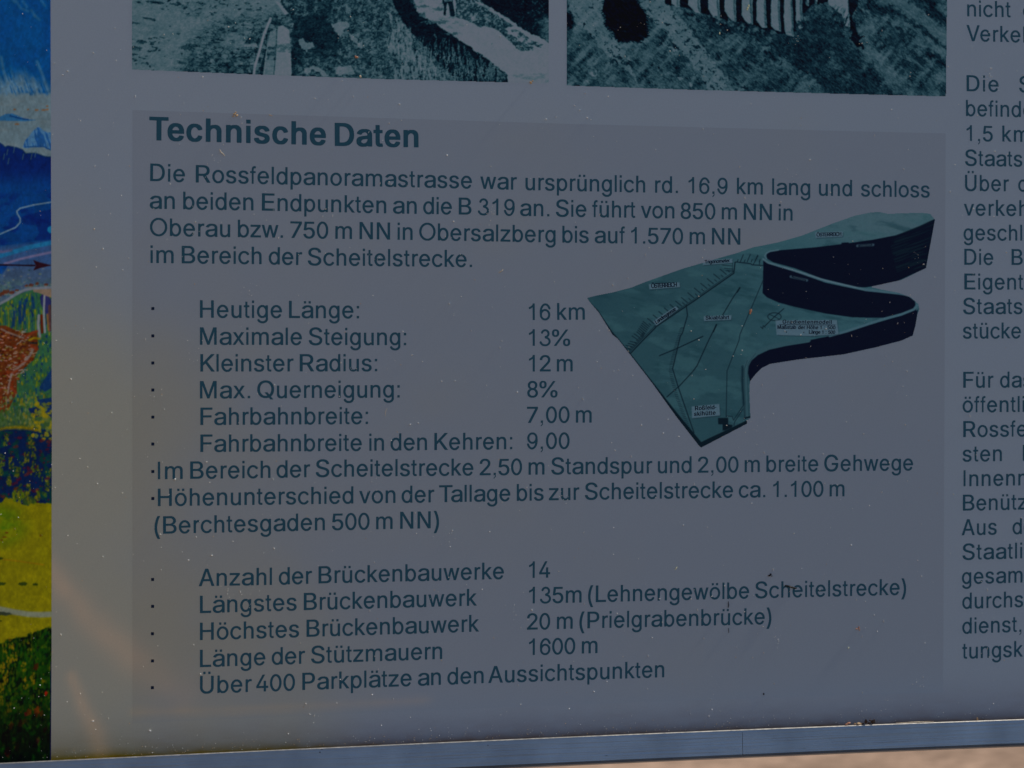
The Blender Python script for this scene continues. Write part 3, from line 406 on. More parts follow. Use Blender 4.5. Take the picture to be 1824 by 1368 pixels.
('r', '0', 556, [[320, -17, 380, 10, 406, 31, 441, 68, 477, 128, 504, 204, 516, 264, 519, 396, 510, 456, 489, 528, 462, 584, 435, 624, 394, 664, 340, 694, 308, 703, 250, 703, 202, 688, 154, 658, 126, 630, 81, 560, 54, 488, 42, 434, 39, 384, 36, 380, 39, 270, 51, 206, 75, 138, 93, 102, 132, 48, 164, 19, 218, -11, 238, -17], [268, 70, 244, 79, 224, 94, 195, 126, 171, 168, 153, 216, 141, 270, 135, 362, 150, 458, 168, 510, 186, 540, 186, 546, 214, 580, 248, 607, 266, 613, 290, 613, 314, 604, 339, 584, 372, 542, 393, 498, 408, 450, 417, 402, 420, 308, 402, 212, 369, 138, 326, 88, 298, 73]]),
('r', '1', 556, [[362, 1, 363, 702, 316, 709, 302, 703, 268, 703, 267, 660, 238, 619, 172, 574, 110, 547, 102, 540, 102, 474, 110, 466, 122, 463, 146, 466, 208, 496, 262, 535, 267, 534, 267, 2]]),
('r', '2', 556, [[32, 1, 502, 1, 507, 6, 507, 86, 502, 91, 183, 92, 411, 324, 468, 398, 483, 432, 495, 480, 495, 522, 483, 576, 450, 626, 416, 658, 388, 676, 350, 691, 298, 700, 232, 700, 178, 691, 136, 673, 112, 658, 75, 624, 57, 600, 42, 570, 33, 536, 30, 488, 34, 484, 134, 484, 141, 494, 141, 518, 147, 540, 159, 560, 182, 586, 220, 607, 244, 613, 278, 613, 322, 601, 346, 586, 369, 564, 384, 522, 384, 476, 369, 438, 336, 390, 27, 74, 27, 6]]),
('r', '3', 556, [[260, 703, 202, 688, 158, 661, 123, 626, 111, 608, 111, 600, 99, 576, 96, 564, 99, 540, 112, 520, 124, 514, 136, 511, 160, 514, 186, 534, 204, 578, 218, 592, 248, 610, 274, 616, 292, 616, 322, 607, 357, 582, 375, 552, 381, 528, 381, 506, 375, 482, 354, 450, 334, 433, 308, 421, 286, 418, 261, 398, 255, 380, 258, 372, 255, 348, 261, 330, 274, 316, 304, 304, 320, 304, 346, 295, 364, 286, 382, 274, 402, 252, 420, 222, 426, 198, 426, 176, 417, 146, 402, 122, 374, 94, 346, 79, 302, 67, 230, 70, 188, 88, 144, 126, 123, 174, 100, 193, 76, 196, 52, 187, 36, 168, 33, 144, 42, 114, 60, 84, 122, 22, 160, 1, 218, -17, 316, -20, 376, -5, 388, 4, 412, 13, 452, 40, 477, 66, 504, 108, 516, 140, 522, 168, 522, 204, 504, 266, 477, 308, 434, 349, 396, 368, 447, 416, 462, 444, 474, 482, 477, 534, 468, 576, 453, 608, 404, 661, 362, 688, 302, 703]]),
('r', '4', 556, [[388, 700, 292, 700, 282, 690, 27, 228, 27, 150, 32, 145, 332, 145, 333, 6, 338, 1, 428, 1, 432, 6, 432, 144, 518, 145, 522, 150, 522, 230, 518, 235, 432, 236, 432, 438, 428, 442, 338, 442, 333, 438, 332, 235, 141, 236, 393, 690]]),
('r', '5', 556, [[476, 685, 86, 685, 81, 680, 81, 656, 75, 630, 75, 606, 69, 578, 69, 554, 63, 528, 63, 504, 60, 500, 60, 476, 42, 336, 62, 328, 148, 322, 176, 340, 220, 358, 260, 364, 308, 355, 334, 343, 372, 308, 393, 270, 402, 228, 396, 168, 378, 132, 350, 100, 332, 88, 290, 73, 242, 73, 214, 82, 184, 100, 162, 122, 153, 138, 147, 150, 144, 174, 140, 178, 38, 178, 33, 174, 36, 138, 45, 110, 63, 78, 100, 37, 152, 4, 184, -8, 236, -17, 290, -17, 358, -5, 394, 10, 424, 31, 465, 72, 489, 108, 501, 134, 510, 174, 513, 252, 507, 282, 486, 336, 442, 391, 404, 421, 374, 436, 310, 451, 224, 448, 162, 426, 180, 590, 184, 598, 476, 598, 480, 602, 480, 680]]),
('r', '6', 556, [[238, -20, 308, -20, 334, -14, 368, -2, 418, 31, 450, 62, 450, 68, 471, 96, 495, 146, 504, 186, 504, 258, 492, 306, 474, 344, 450, 380, 400, 427, 356, 451, 292, 466, 250, 466, 220, 460, 172, 442, 148, 427, 144, 428, 147, 450, 165, 500, 210, 576, 244, 604, 278, 616, 302, 616, 322, 610, 356, 589, 372, 572, 396, 536, 426, 468, 452, 445, 464, 442, 488, 445, 513, 464, 519, 476, 516, 506, 486, 570, 465, 602, 450, 618, 450, 624, 388, 676, 352, 694, 316, 703, 262, 703, 226, 694, 182, 670, 132, 626, 129, 618, 93, 570, 60, 498, 51, 468, 51, 446, 39, 384, 39, 276, 45, 248, 45, 180, 57, 128, 93, 68, 140, 22, 188, -5], [250, 67, 212, 82, 184, 103, 153, 146, 138, 198, 144, 210, 141, 260, 156, 302, 184, 340, 226, 370, 244, 376, 284, 379, 326, 367, 350, 352, 372, 330, 399, 278, 408, 240, 408, 206, 390, 144, 372, 120, 372, 114, 352, 94, 308, 70]]),
('r', '7', 556, [[92, 1, 202, 1, 207, 6, 522, 596, 522, 680, 518, 685, 44, 685, 39, 680, 39, 602, 44, 598, 399, 596, 105, 48, 87, 12]]),
('r', '8', 556, [[320, 700, 236, 700, 206, 694, 160, 676, 136, 661, 87, 608, 75, 584, 66, 552, 63, 492, 75, 440, 111, 386, 142, 364, 156, 360, 110, 334, 81, 306, 54, 264, 39, 212, 42, 138, 66, 80, 90, 50, 118, 25, 164, 1, 218, -14, 242, -14, 244, -17, 334, -14, 382, -2, 416, 13, 442, 31, 477, 66, 504, 110, 513, 140, 516, 198, 510, 236, 498, 266, 471, 308, 454, 325, 428, 346, 399, 360, 434, 379, 450, 396, 480, 444, 492, 504, 489, 546, 480, 582, 447, 632, 412, 664, 358, 691], [405, 156, 390, 122, 368, 100, 338, 82, 286, 70, 232, 76, 208, 85, 182, 103, 162, 126, 147, 164, 144, 186, 147, 210, 168, 258, 208, 292, 236, 304, 266, 310, 290, 310, 320, 304, 358, 283, 390, 252, 408, 204], [360, 578, 381, 540, 384, 482, 372, 450, 352, 424, 332, 409, 298, 397, 256, 397, 224, 409, 195, 432, 183, 446, 171, 476, 168, 512, 177, 548, 186, 566, 202, 586, 232, 604, 262, 613, 284, 613, 328, 601]]),
('r', '9', 556, [[316, 703, 232, 700, 196, 688, 160, 670, 108, 620, 96, 602, 69, 552, 54, 498, 54, 426, 66, 378, 84, 338, 105, 306, 160, 253, 202, 232, 242, 220, 304, 217, 356, 229, 404, 256, 408, 254, 393, 198, 366, 138, 320, 85, 298, 73, 278, 67, 254, 67, 220, 79, 180, 116, 159, 146, 159, 156, 141, 188, 132, 216, 116, 232, 94, 241, 82, 241, 58, 232, 51, 224, 42, 206, 42, 186, 51, 168, 51, 156, 72, 114, 108, 60, 166, 7, 206, -11, 238, -20, 292, -20, 346, -2, 374, 13, 426, 62, 432, 78, 459, 114, 486, 170, 486, 182, 504, 240, 513, 300, 513, 408, 507, 434, 507, 504, 501, 530, 486, 564, 486, 572, 459, 614, 424, 652, 368, 688], [304, 616, 346, 598, 370, 580, 399, 536, 414, 486, 408, 474, 411, 422, 396, 380, 370, 343, 344, 322, 320, 310, 272, 304, 244, 310, 214, 325, 180, 360, 159, 398, 159, 414, 150, 444, 150, 476, 165, 540, 183, 566, 214, 598, 248, 613]]),
('r', '.', 278, [[88, 1, 189, 2, 188, 103, 87, 102]]),
('r', ',', 278, [[188, 103, 87, 102, 87, 2, 147, 0, 147, -46, 87, -112, 87, -132, 98, -143, 116, -143, 186, -64]]),
('r', ':', 278, [[88, 1, 189, 2, 188, 103, 87, 102], [88, 412, 189, 414, 188, 517, 87, 516]]),
('r', '(', 333, [[292, 730, 194, 730, 174, 698, 144, 632, 111, 534, 90, 450, 72, 330, 69, 194, 87, 62, 102, 6, 132, -82, 177, -178, 196, -206, 292, -206, 297, -202, 294, -184, 267, -130, 231, -36, 207, 42, 192, 104, 180, 194, 180, 294, 201, 438, 222, 522, 255, 624, 297, 716, 297, 726]]),
('r', ')', 333, [[40, 730, 36, 726, 36, 716, 78, 624, 111, 522, 132, 438, 153, 294, 153, 198, 150, 194, 144, 122, 114, 0, 72, -114, 36, -192, 36, -202, 40, -206, 140, -206, 165, -162, 204, -72, 222, -24, 246, 62, 264, 194, 261, 330, 249, 420, 222, 534, 189, 632, 147, 722, 140, 730]]),
('r', '%', 889, [[819, 258, 800, 277, 764, 298, 710, 310, 644, 307, 614, 298, 578, 277, 546, 242, 531, 206, 525, 176, 528, 98, 537, 68, 552, 42, 580, 13, 598, 1, 620, -8, 664, -17, 734, -14, 764, -5, 794, 13, 828, 50, 843, 80, 849, 104, 849, 188, 840, 222], [752, 691, 652, 691, 639, 678, 126, 8, 126, 0, 130, -5, 232, -5, 243, 6, 756, 678, 756, 686], [704, 235, 722, 226, 732, 216, 744, 188, 747, 170, 744, 104, 732, 78, 712, 61, 674, 58, 658, 64, 642, 80, 630, 104, 630, 128, 627, 132, 630, 180, 642, 212, 658, 229, 674, 235], [308, 673, 268, 694, 238, 700, 166, 700, 136, 694, 110, 682, 69, 644, 48, 608, 42, 588, 39, 512, 51, 458, 69, 428, 82, 415, 124, 388, 160, 376, 242, 376, 292, 394, 310, 406, 336, 432, 354, 464, 363, 500, 363, 576, 357, 602, 345, 630, 333, 648], [196, 448, 176, 454, 156, 470, 144, 500, 141, 554, 144, 576, 156, 606, 178, 625, 208, 628, 230, 622, 249, 602, 258, 584, 261, 512, 258, 494, 244, 469, 220, 451]]),
('r', '-', 333, [[288, 240, 288, 314, 284, 319, 50, 319, 45, 314, 45, 240, 50, 235, 284, 235]]),
('b', 'T', 611, [[374, 1, 381, 6, 384, 14, 384, 602, 586, 604, 592, 607, 597, 618, 597, 702, 594, 710, 586, 715, 26, 715, 18, 710, 15, 702, 15, 618, 20, 607, 26, 604, 231, 602, 231, 14, 234, 6, 242, 1]]),
('b', 'e', 556, [[170, 529, 130, 508, 100, 484, 81, 462, 51, 414, 36, 368, 24, 318, 24, 228, 36, 162, 54, 114, 75, 78, 106, 43, 134, 22, 178, 1, 236, -11, 350, -11, 406, 4, 458, 34, 498, 78, 519, 126, 519, 144, 514, 154, 446, 172, 386, 172, 378, 168, 372, 152, 354, 128, 334, 112, 316, 103, 284, 97, 238, 112, 198, 150, 180, 182, 174, 222, 518, 223, 524, 226, 528, 236, 528, 324, 522, 360, 501, 422, 480, 458, 448, 493, 416, 517, 382, 532, 328, 544, 232, 544, 230, 541, 208, 541], [174, 330, 180, 354, 207, 396, 232, 418, 268, 433, 302, 430, 326, 418, 345, 398, 369, 362, 378, 330]]),
('b', 'c', 556, [[434, 19, 483, 62, 504, 92, 522, 138, 519, 168, 442, 190, 392, 190, 384, 186, 375, 158, 357, 132, 328, 109, 302, 100, 280, 100, 260, 106, 244, 115, 216, 144, 192, 186, 180, 252, 186, 320, 192, 344, 219, 392, 242, 415, 262, 427, 280, 433, 314, 430, 340, 415, 360, 396, 378, 368, 386, 349, 392, 346, 442, 346, 519, 368, 522, 396, 507, 434, 483, 470, 458, 496, 436, 511, 374, 538, 346, 544, 244, 544, 184, 532, 134, 502, 84, 452, 63, 414, 45, 366, 45, 350, 36, 314, 33, 254, 45, 168, 60, 126, 84, 80, 122, 40, 140, 25, 196, -2, 242, -11, 346, -11, 388, -2]]),
('b', 'h', 611, [[70, 712, 66, 702, 66, 14, 69, 6, 76, 1, 202, 1, 210, 6, 213, 14, 213, 306, 219, 348, 231, 372, 250, 394, 290, 415, 322, 418, 352, 406, 368, 394, 387, 368, 393, 350, 396, 332, 396, 14, 399, 6, 406, 1, 536, 1, 542, 4, 546, 14, 546, 354, 537, 408, 522, 444, 478, 493, 448, 511, 400, 526, 380, 529, 274, 526, 244, 517, 214, 502, 213, 702, 210, 710, 202, 715, 76, 715]]),
('b', 'n', 611, [[542, 4, 546, 14, 546, 362, 537, 420, 522, 458, 507, 480, 458, 523, 392, 544, 272, 541, 242, 532, 214, 517, 210, 534, 202, 538, 76, 538, 70, 535, 66, 524, 66, 14, 69, 6, 76, 1, 202, 1, 210, 6, 213, 14, 213, 318, 219, 360, 231, 384, 254, 409, 290, 430, 322, 433, 346, 424, 362, 412, 384, 386, 393, 362, 396, 342, 396, 14, 399, 6, 406, 1, 536, 1]]),
('b', 'i', 278, [[70, 1, 210, 2, 208, 532, 69, 530], [210, 596, 208, 718, 69, 716, 70, 595]]),
('b', 's', 556, [[88, 34, 116, 16, 148, 1, 188, -8, 206, -11, 340, -11, 404, 4, 446, 25, 486, 60, 507, 92, 519, 138, 516, 194, 495, 242, 458, 277, 410, 301, 244, 340, 220, 352, 204, 372, 201, 380, 207, 402, 224, 418, 242, 430, 274, 439, 298, 436, 326, 424, 351, 398, 363, 372, 370, 367, 430, 367, 446, 373, 500, 382, 507, 386, 510, 408, 498, 440, 477, 474, 448, 502, 400, 529, 374, 538, 338, 544, 218, 544, 188, 538, 124, 514, 94, 493, 75, 474, 60, 450, 48, 414, 45, 368, 54, 326, 66, 300, 78, 284, 112, 256, 160, 235, 322, 196, 344, 184, 360, 164, 357, 140, 328, 112, 286, 97, 260, 97, 218, 112, 201, 126, 186, 146, 177, 170, 170, 175, 110, 175, 40, 160, 33, 156, 30, 146, 30, 132, 39, 98, 51, 74]]),
('b', 'D', 722, [[80, 4, 86, 1, 362, 1, 364, 4, 424, 7, 496, 28, 538, 49, 568, 70, 612, 114, 633, 144, 654, 186, 672, 240, 684, 318, 684, 402, 681, 404, 678, 452, 657, 528, 615, 602, 568, 649, 538, 670, 490, 694, 418, 712, 394, 712, 392, 715, 86, 715, 78, 710, 75, 702, 75, 14], [232, 115, 231, 602, 320, 604, 322, 601, 352, 601, 400, 589, 434, 574, 483, 530, 513, 480, 525, 444, 534, 380, 534, 342, 531, 338, 531, 306, 513, 240, 495, 206, 471, 176, 428, 142, 392, 127, 352, 118]]),
('b', 'a', 556, [[524, 4, 528, 14, 528, 360, 525, 362, 525, 392, 516, 428, 504, 456, 483, 486, 452, 511, 416, 529, 346, 544, 218, 541, 154, 523, 106, 496, 60, 446, 45, 410, 50, 388, 136, 361, 184, 361, 192, 366, 204, 390, 236, 418, 284, 436, 308, 436, 338, 424, 357, 408, 369, 390, 375, 356, 362, 343, 352, 340, 244, 328, 148, 310, 124, 301, 76, 274, 48, 242, 36, 216, 30, 188, 30, 128, 42, 86, 63, 54, 86, 31, 118, 10, 158, -5, 190, -11, 316, -8, 346, 1, 374, 16, 388, 1, 518, 1], [375, 234, 372, 182, 360, 156, 334, 127, 314, 112, 292, 103, 254, 97, 212, 112, 192, 128, 183, 146, 186, 174, 214, 202, 232, 211, 286, 223, 310, 223]]),
('b', 't', 333, [[86, 673, 78, 668, 75, 660, 75, 522, 20, 520, 12, 516, 9, 506, 9, 432, 12, 422, 20, 418, 75, 416, 75, 132, 78, 128, 78, 98, 90, 62, 108, 32, 146, 7, 172, -2, 196, -2, 200, -5, 286, -2, 302, 4, 309, 18, 309, 36, 294, 102, 286, 106, 236, 106, 232, 103, 213, 122, 213, 144, 210, 146, 210, 416, 290, 418, 296, 421, 300, 432, 300, 506, 297, 516, 290, 520, 210, 522, 210, 660, 206, 670, 200, 673]]),
]
GLYPH = {}
for kind, ch, adv_, loops_ in LETTERS: GLYPH[kind + ch] = (adv_, loops_)
_cache = {}
def glyph(k):
    if k in _cache: return _cache[k]
    adv, loops = GLYPH[k]
    cu = bpy.data.curves.new('g', 'CURVE'); cu.dimensions = '2D'; cu.fill_mode = 'BOTH'
    for L in loops:
        n = len(L) // 2
        if n < 3: continue
        sp = cu.splines.new('POLY'); sp.points.add(n - 1); sp.use_cyclic_u = True
        for i in range(n): sp.points[i].co = (L[2 * i] / 1000, L[2 * i + 1] / 1000, 0, 1)
    o = bpy.data.objects.new('g', cu); me = o.to_mesh()
    v = np.array([(a.co.x, a.co.y) for a in me.vertices]); f = [tuple(p.vertices) for p in me.polygons]
    o.to_mesh_clear(); bpy.data.objects.remove(o); bpy.data.curves.remove(cu)
    # faces must look at the viewer
    ff = []
    for p in f:
        a = 0
        for i in range(len(p)): x0, y0 = v[p[i]]; x1, y1 = v[p[(i + 1) % len(p)]]; a += x0 * y1 - x1 * y0
        ff.append(p if a > 0 else tuple(reversed(p)))
    _cache[k] = (adv / 1000, v, ff, v[:, 0].min(), v[:, 0].max())
    return _cache[k]

EM = None
KERN = {'bTe': -.074, 'rTa': -.11, 'rVe': -.055, 'r11': -.07, 'rV': 0, 'rAu': 0, 'rLe': 0, 'rPa': 0}
def word_geo(s, style, em, x0, x1, base, V, F, off, squash=None):
    """sets a word on the sheet from photo x0 to x1 (ink edges) along the baseline curve"""
    ys = np.interp([x0, x1], [p[0] for p in base], [p[1] for p in base])
    U, Z = board(np.array([x0, x1]), ys)
    d = np.array([U[1] - U[0], Z[1] - Z[0]]); L = np.hypot(*d); d /= L; nrm = np.array([-d[1], d[0]])
    G = [glyph(style + c) for c in s]
    kern = [KERN.get(style + s[i:i + 2], 0) for i in range(len(s))]
    ink0 = G[0][3]; nat = sum(a[0] for a in G[:-1]) + sum(kern) + G[-1][4] - ink0
    hs = 1.0; tr = 0.0
    if len(s) > 1:
        tr = (L / em - nat) / (len(s) - 1)
        if abs(tr) > 0.022 and squash is None:      # share large misfits between tracking and width
            hs = L / em / nat; hs = 1 + (hs - 1) * 0.5
            tr = (L / em - nat * hs) / (len(s) - 1)
    elif squash: hs = L / em / nat
    pen = -ink0 * hs
    for g_, kn in zip(G, kern):
        p = g_[1] * [hs, 1]; p = p + [pen, 0]; p = p * em
        Q = np.array([U[0], Z[0]]) + p[:, :1] * d + p[:, 1:] * nrm
        n0 = len(V); V.extend((q[0], -off, q[1]) for q in Q); F.extend(tuple(i + n0 for i in f) for f in g_[2])
        pen += (g_[0] + kn) * hs + tr
    return tr, hs

def cap_em(x, y0, y1):                         # em size from the height of a capital
    return float(board(x, y0)[1] - board(x, y1)[1]) / 0.718
EM_BODY = 1.03 * cap_em(356, 534.8, 565.3); EM_HEAD = 1.03 * cap_em(275, 208.6, 249.8)
def text(name, words, base, style='r', em=None, m=None, off=0.00004, parent=None, label=None):
    V, F = [], []
    for w in words:
        r = word_geo(w[0], style, em or EM_BODY, w[1], w[2], base, V, F, off)
    o = mesh_obj(name, V, F, m or M_INK, parent or sheet)
    if label: o['label'] = label
    return o
H = [(265.7, 249.9), (430, 254.5), (580, 259.0), (596, 260.1), (745.6, 262.7)]
text('heading', [('Technische', 265.7, 580.5), ('Daten', 596.3, 745.6)], H, 'b', EM_HEAD, label='bold heading Technische Daten')
LINES = [
 ([('Die', 267.3, 329.5), ('Rossfeldpanoramastrasse', 348.6, 840.8), ('war', 855.3, 920.4), ('ursprünglich', 935.9, 1149.3), ('rd.', 1166.8, 1207.6), ('16,9', 1226.3, 1296), ('km', 1312.5, 1358.9), ('lang', 1375.3, 1443.4), ('und', 1458.6, 1517.8), ('schloss', 1533.5, 1656)],
  [(267, 322.6), (349, 325.2), (600, 330), (766, 334), (841, 336), (936, 338.6), (1149, 343), (1359, 346.8), (1656, 352)]),
 ([('an', 266.6, 311.4), ('beiden', 326.2, 451.5), ('Endpunkten', 466.3, 688), ('an', 699.9, 742.3), ('die', 753.8, 805.1), ('B', 817.1, 840.1), ('319', 851, 916.8), ('an.', 926.3, 978.6), ('Sie', 990.1, 1044.7), ('führt', 1054.9, 1131.6), ('von', 1141.4, 1201.3), ('850', 1212.2, 1274.3), ('m', 1285.5, 1313.2), ('NN', 1324.7, 1375), ('in', 1387, 1411.8)],
  [(267, 371.9), (451, 374.9), (688, 380.1), (840, 382.6), (978, 385.6), (1131, 388), (1274, 390.6), (1411, 393.2)]),
 ([('Oberau', 267, 410.1), ('bzw.', 423.6, 504.1), ('750', 517, 584.7), ('m', 597.2, 626.5), ('NN', 640.3, 694.9), ('in', 708.1, 735), ('Obersalzberg', 746.6, 989.8), ('bis', 1001.6, 1048.7), ('auf', 1059.2, 1113.2), ('1.570', 1124, 1216.8), ('m', 1228.3, 1255.9), ('NN', 1268.1, 1318.8)],
  [(267, 420), (410, 422.4), (504, 423.6), (626, 425.9), (747, 427.8), (990, 432.1), (1113, 433.6), (1319, 436.1)]),
 ([('im', 268, 309.4), ('Bereich', 323.6, 466), ('der', 478.5, 538), ('Scheitelstrecke.', 548.2, 840.8)], [(268, 468.6), (466, 470.7), (548, 472.6), (841, 475.9)]),
 ([('Heutige', 356.1, 502.5), ('Länge:', 514.7, 639.7)], [(356, 566), (640, 567.2)]),
 ([('16', 942.1, 980.9), ('km', 992.4, 1041.8)], [(940, 570.2), (1042, 569.5)]),
 ([('Maximale', 356.1, 538), ('Steigung:', 549.9, 723.6)], [(356, 614.2), (724, 615)]),
 ([('13%', 942.1, 1015.8)], [(940, 616.1), (1016, 615.9)]),
 ([('Kleinster', 356.8, 522.9), ('Radius:', 533.8, 671.9)], [(356, 662), (672, 661.4)]),
 ([('12', 942.1, 980.9), ('m', 991.8, 1020.4)], [(940, 661.9), (1021, 661.6)]),
 ([('Max.', 356.1, 445.6), ('Querneigung:', 458.1, 712)], [(356, 709.9), (712, 708.2)]),
 ([('8%', 939.1, 993.1)], [(939, 707.9), (994, 707.6)]),
 ([('Fahrbahnbreite:', 356.8, 655.5)], [(356, 757.2), (656, 755.4)]),
 ([('7,00', 938.5, 1014.5), ('m', 1025.7, 1054.3)], [(938, 753.4), (1055, 752.8)]),
 ([('Fahrbahnbreite', 356.8, 644.6), ('in', 657.8, 684.1), ('den', 695.6, 760.7), ('Kehren:', 773.6, 912.5)], [(356, 805.2), (645, 803.2), (774, 801.7), (913, 800.3)]),
 ([('9,00', 938.5, 1014.5)], [(938, 799.8), (1015, 799.4)]),
 ([('Im', 281.1, 325.5), ('Bereich', 338.7, 481.8), ('der', 492.6, 552.5), ('Scheitelstrecke', 562.4, 843.4), ('2,50', 854.3, 929.9), ('m', 941.4, 970.4), ('Standspur', 981.9, 1161.8), ('und', 1171.7, 1231.9), ('2,00', 1243.1, 1315.5), ('m', 1326.3, 1353.9), ('breite', 1364.9, 1457.7), ('Gehwege', 1468, 1626.5)],
  [(281, 853.8), (482, 851.4), (562, 849.8), (843, 846.9), (970, 845.4), (1232, 842.3), (1458, 839.7), (1627, 838)]),
 ([('Höhenunterschied', 281.1, 629.5), ('von', 639.7, 704.5), ('der', 715.3, 773.6), ('Tallage', 782.1, 909.2), ('bis', 920.4, 968.4), ('zur', 977.6, 1031.9), ('Scheitelstrecke', 1041.8, 1305.9), ('ca.', 1315.8, 1363.2), ('1.100', 1377, 1466.7), ('m', 1477.6, 1505.1)],
  [(281, 901.7), (630, 897), (774, 894.9), (909, 892.6), (1042, 890.2), (1306, 886.5), (1505, 884.1)]),
 ([('(Berchtesgaden', 275.2, 578.8), ('500', 591.3, 658.4), ('m', 669.9, 699.2), ('NN)', 712.7, 782.1)], [(275, 951.2), (579, 944.6), (782, 940.8)]),
 ([('Anzahl', 354.1, 484.4), ('der', 496.6, 555.8), ('Brückenbauwerke', 567.3, 897.7)], [(354, 1044.3), (484, 1042), (567, 1039.4), (898, 1031.4)]),
 ([('14', 942.1, 979.9)], [(942, 1029.6), (980, 1029)]),
 ([('Längstes', 356.1, 528.5), ('Brückenbauwerk', 541, 849.3)], [(356, 1092.3), (541, 1087), (849, 1078.8)]),
 ([('135m', 942.1, 1035.9), ('(Lehnengewölbe', 1047.4, 1334.5), ('Scheitelstrecke)', 1345, 1614)], [(942, 1075), (1036, 1073.3), (1334, 1066), (1614, 1059.4)]),
 ([('Höchstes', 356.1, 532.8), ('Brückenbauwerk', 545.9, 853.3)], [(356, 1140.3), (546, 1134.6), (853, 1125)]),
 ([('20', 938.5, 979.9), ('m', 991.8, 1019.7), ('(Prielgrabenbrücke)', 1031.9, 1374)], [(938, 1121.8), (1020, 1120), (1374, 1111.7)]),
 ([('Länge', 356.1, 472.9), ('der', 484, 543.3), ('Stützmauern', 554.1, 787.7)], [(356, 1188.6), (543, 1182.2), (788, 1173.9)]),
 ([('1600', 942.1, 1024.7), ('m', 1036.2, 1064.8)], [(942, 1167), (1065, 1163.4)]),
 ([('Über', 356.1, 448.2), ('400', 456.4, 525.5), ('Parkplätze', 538.4, 733.4), ('an', 744.3, 785.4), ('den', 796.9, 861.5), ('Aussichtspunkten', 869.7, 1183.2)], [(356, 1235.4), (448, 1232.6), (733, 1222), (862, 1217), (1183, 1206.4)]),
]
for ws, bs in LINES: text('text_line', ws, bs)
for x, y in ((272.2, 549.6), (272.2, 598.3), (272.2, 646.6), (272.2, 694.7), (272.2, 743), (272.2, 791), (272.2, 839.9), (272.2, 887.9), (271.8, 1032.2), (271.8, 1080.1), (271.6, 1128.8), (271.6, 1177.2), (271.4, 1224.9)):
    u, z = board(x, y); r = 0.00105
    mesh_obj('bullet', [(u + a * r, -0.00004, z + b * r) for a, b in ((-.9, -1), (.9, -1), (1, -.5), (1, .7), (.8, 1), (-.8, 1), (-1, .7), (-1, -.6))], [(0, 1, 2, 3, 4, 5, 6, 7)], M_BLACK, sheet)
RIGHT = [  # (letters, x0, x1, baseline at x0, baseline at 1824); letters cut by the picture edge are completed
 [('nicht', 1722.8, 1800.2), ('d', 1822.5, 1841)], [('Verkeh', 1721.7, 1838)], [('Die', 1721.7, 1779.1), ('S', 1815.5, 1839)], [('befinde', 1720.6, 1840)],
 [('1,5', 1721.7, 1768.4), ('km', 1785.3, 1832.5)], [('Staats', 1719, 1821)], [('Über', 1718.9, 1797.1), ('d', 1813.7, 1832)], [('verkeh', 1716.8, 1831)],
 [('geschl', 1716.3, 1820.8)], [('Die', 1717.6, 1769.5), ('B', 1801.8, 1825)], [('Eigentu', 1717.6, 1842)], [('Staatsg', 1715.5, 1842)], [('stücke', 1715, 1818.7)],
 [('Für', 1715.7, 1769.5), ('das', 1781.3, 1838)], [('öffentli', 1714.6, 1825)], [('Rossfe', 1715.7, 1829)], [('sten', 1714.4, 1784.6), ('I', 1821.8, 1825.5)],
 [('Innenm', 1716.2, 1840)], [('Benütz', 1715, 1829)], [('Aus', 1712.9, 1775.4), ('de', 1803.5, 1841)], [('Staatli', 1714.4, 1820.8)],
 [('gesam', 1713.3, 1821.4)], [('durchs', 1714, 1822.5)], [('dienst,', 1714, 1819.3)], [('tungsk', 1714, 1822.0)]]
RB = [(29.0, 31.5), (73, 75.8), (162.4, 164.6), (206.6, 208.8), (251.0, 253), (295.2, 297), (340.0, 341.2), (384, 385), (428.1, 428.8), (471.8, 472.2), (515.8, 516), (559.6, 559.4),
      (603.2, 602.8), (690.9, 690.2), (734.7, 733.8), (778.7, 777.5), (822.4, 820.9), (866.4, 864.6), (909.8, 907.7), (953.6, 951.2), (997.4, 994.7), (1040.6, 1037.6), (1084.6, 1081.2), (1129, 1125.2), (1173.6, 1169.6)]
for ws, (b0, b1) in zip(RIGHT, RB): text('text_line', ws, [(1715, b0), (1824, b1), (1850, b1 + (b1 - b0) * .24)])

# ------------------------------------------------------------------ photograph print, left: gravel slope, planks, walled road
rng = random.Random(7)
LT, MD, DK = np.array([71, 86, 94.]), np.array([44, 72, 80.]), np.array([6, 20, 32.])
def bottom_left(x): return np.interp(x, [235, 460, 690, 978], [124, 133, 141.2, 148.8])
def bottom_right(x): return np.interp(x, [1009, 1230, 1460, 1685.3], [152.6, 160, 166.3, 172])
pc = Canvas(235, -45, 977.5, 150, 1.15)
X, Y = pc.X, pc.Y
pc.c[:] = LT - 4
n1 = fbm((X - 2.2 * Y) / 60, (Y + .2 * X) / 26, 1); pc.put(sst(.5, .72, n1), MD, .55)
n2 = fbm((X + Y * .5) / 9, (Y - X * .15) / 4.5, 2); pc.put(sst(.63, .72, n2) * sst(.42, .6, fbm(X / 45, Y / 30, 3)), DK, .85)
pc.put(sst(.35, .1, fbm(X / 40, Y / 22, 9)), (92, 104, 110), .5)
wx = X + 7 * fbm(X / 9, Y / 7, 101); wy = Y + 5 * fbm(X / 9, Y / 7, 102)
w1, w2, wi = worley(wx / 12, wy / 7.5, 1); stones = sst(330, 400, X + (Y - 60) * .6) * sst(20, 62, Y + (X - 380) * .12) * sst(.35, .5, fbm(X / 30, Y / 20, 5) + sst(60, 110, Y) * .25)
sc_ = LT[None, None] * (0.50 + 0.50 * wi[..., None] + .25 * (fbm(X / 6, Y / 4, 103)[..., None] - .5)) * (1 - 0.25 * np.clip(Y * 0 + w1, 0, 1)[..., None])
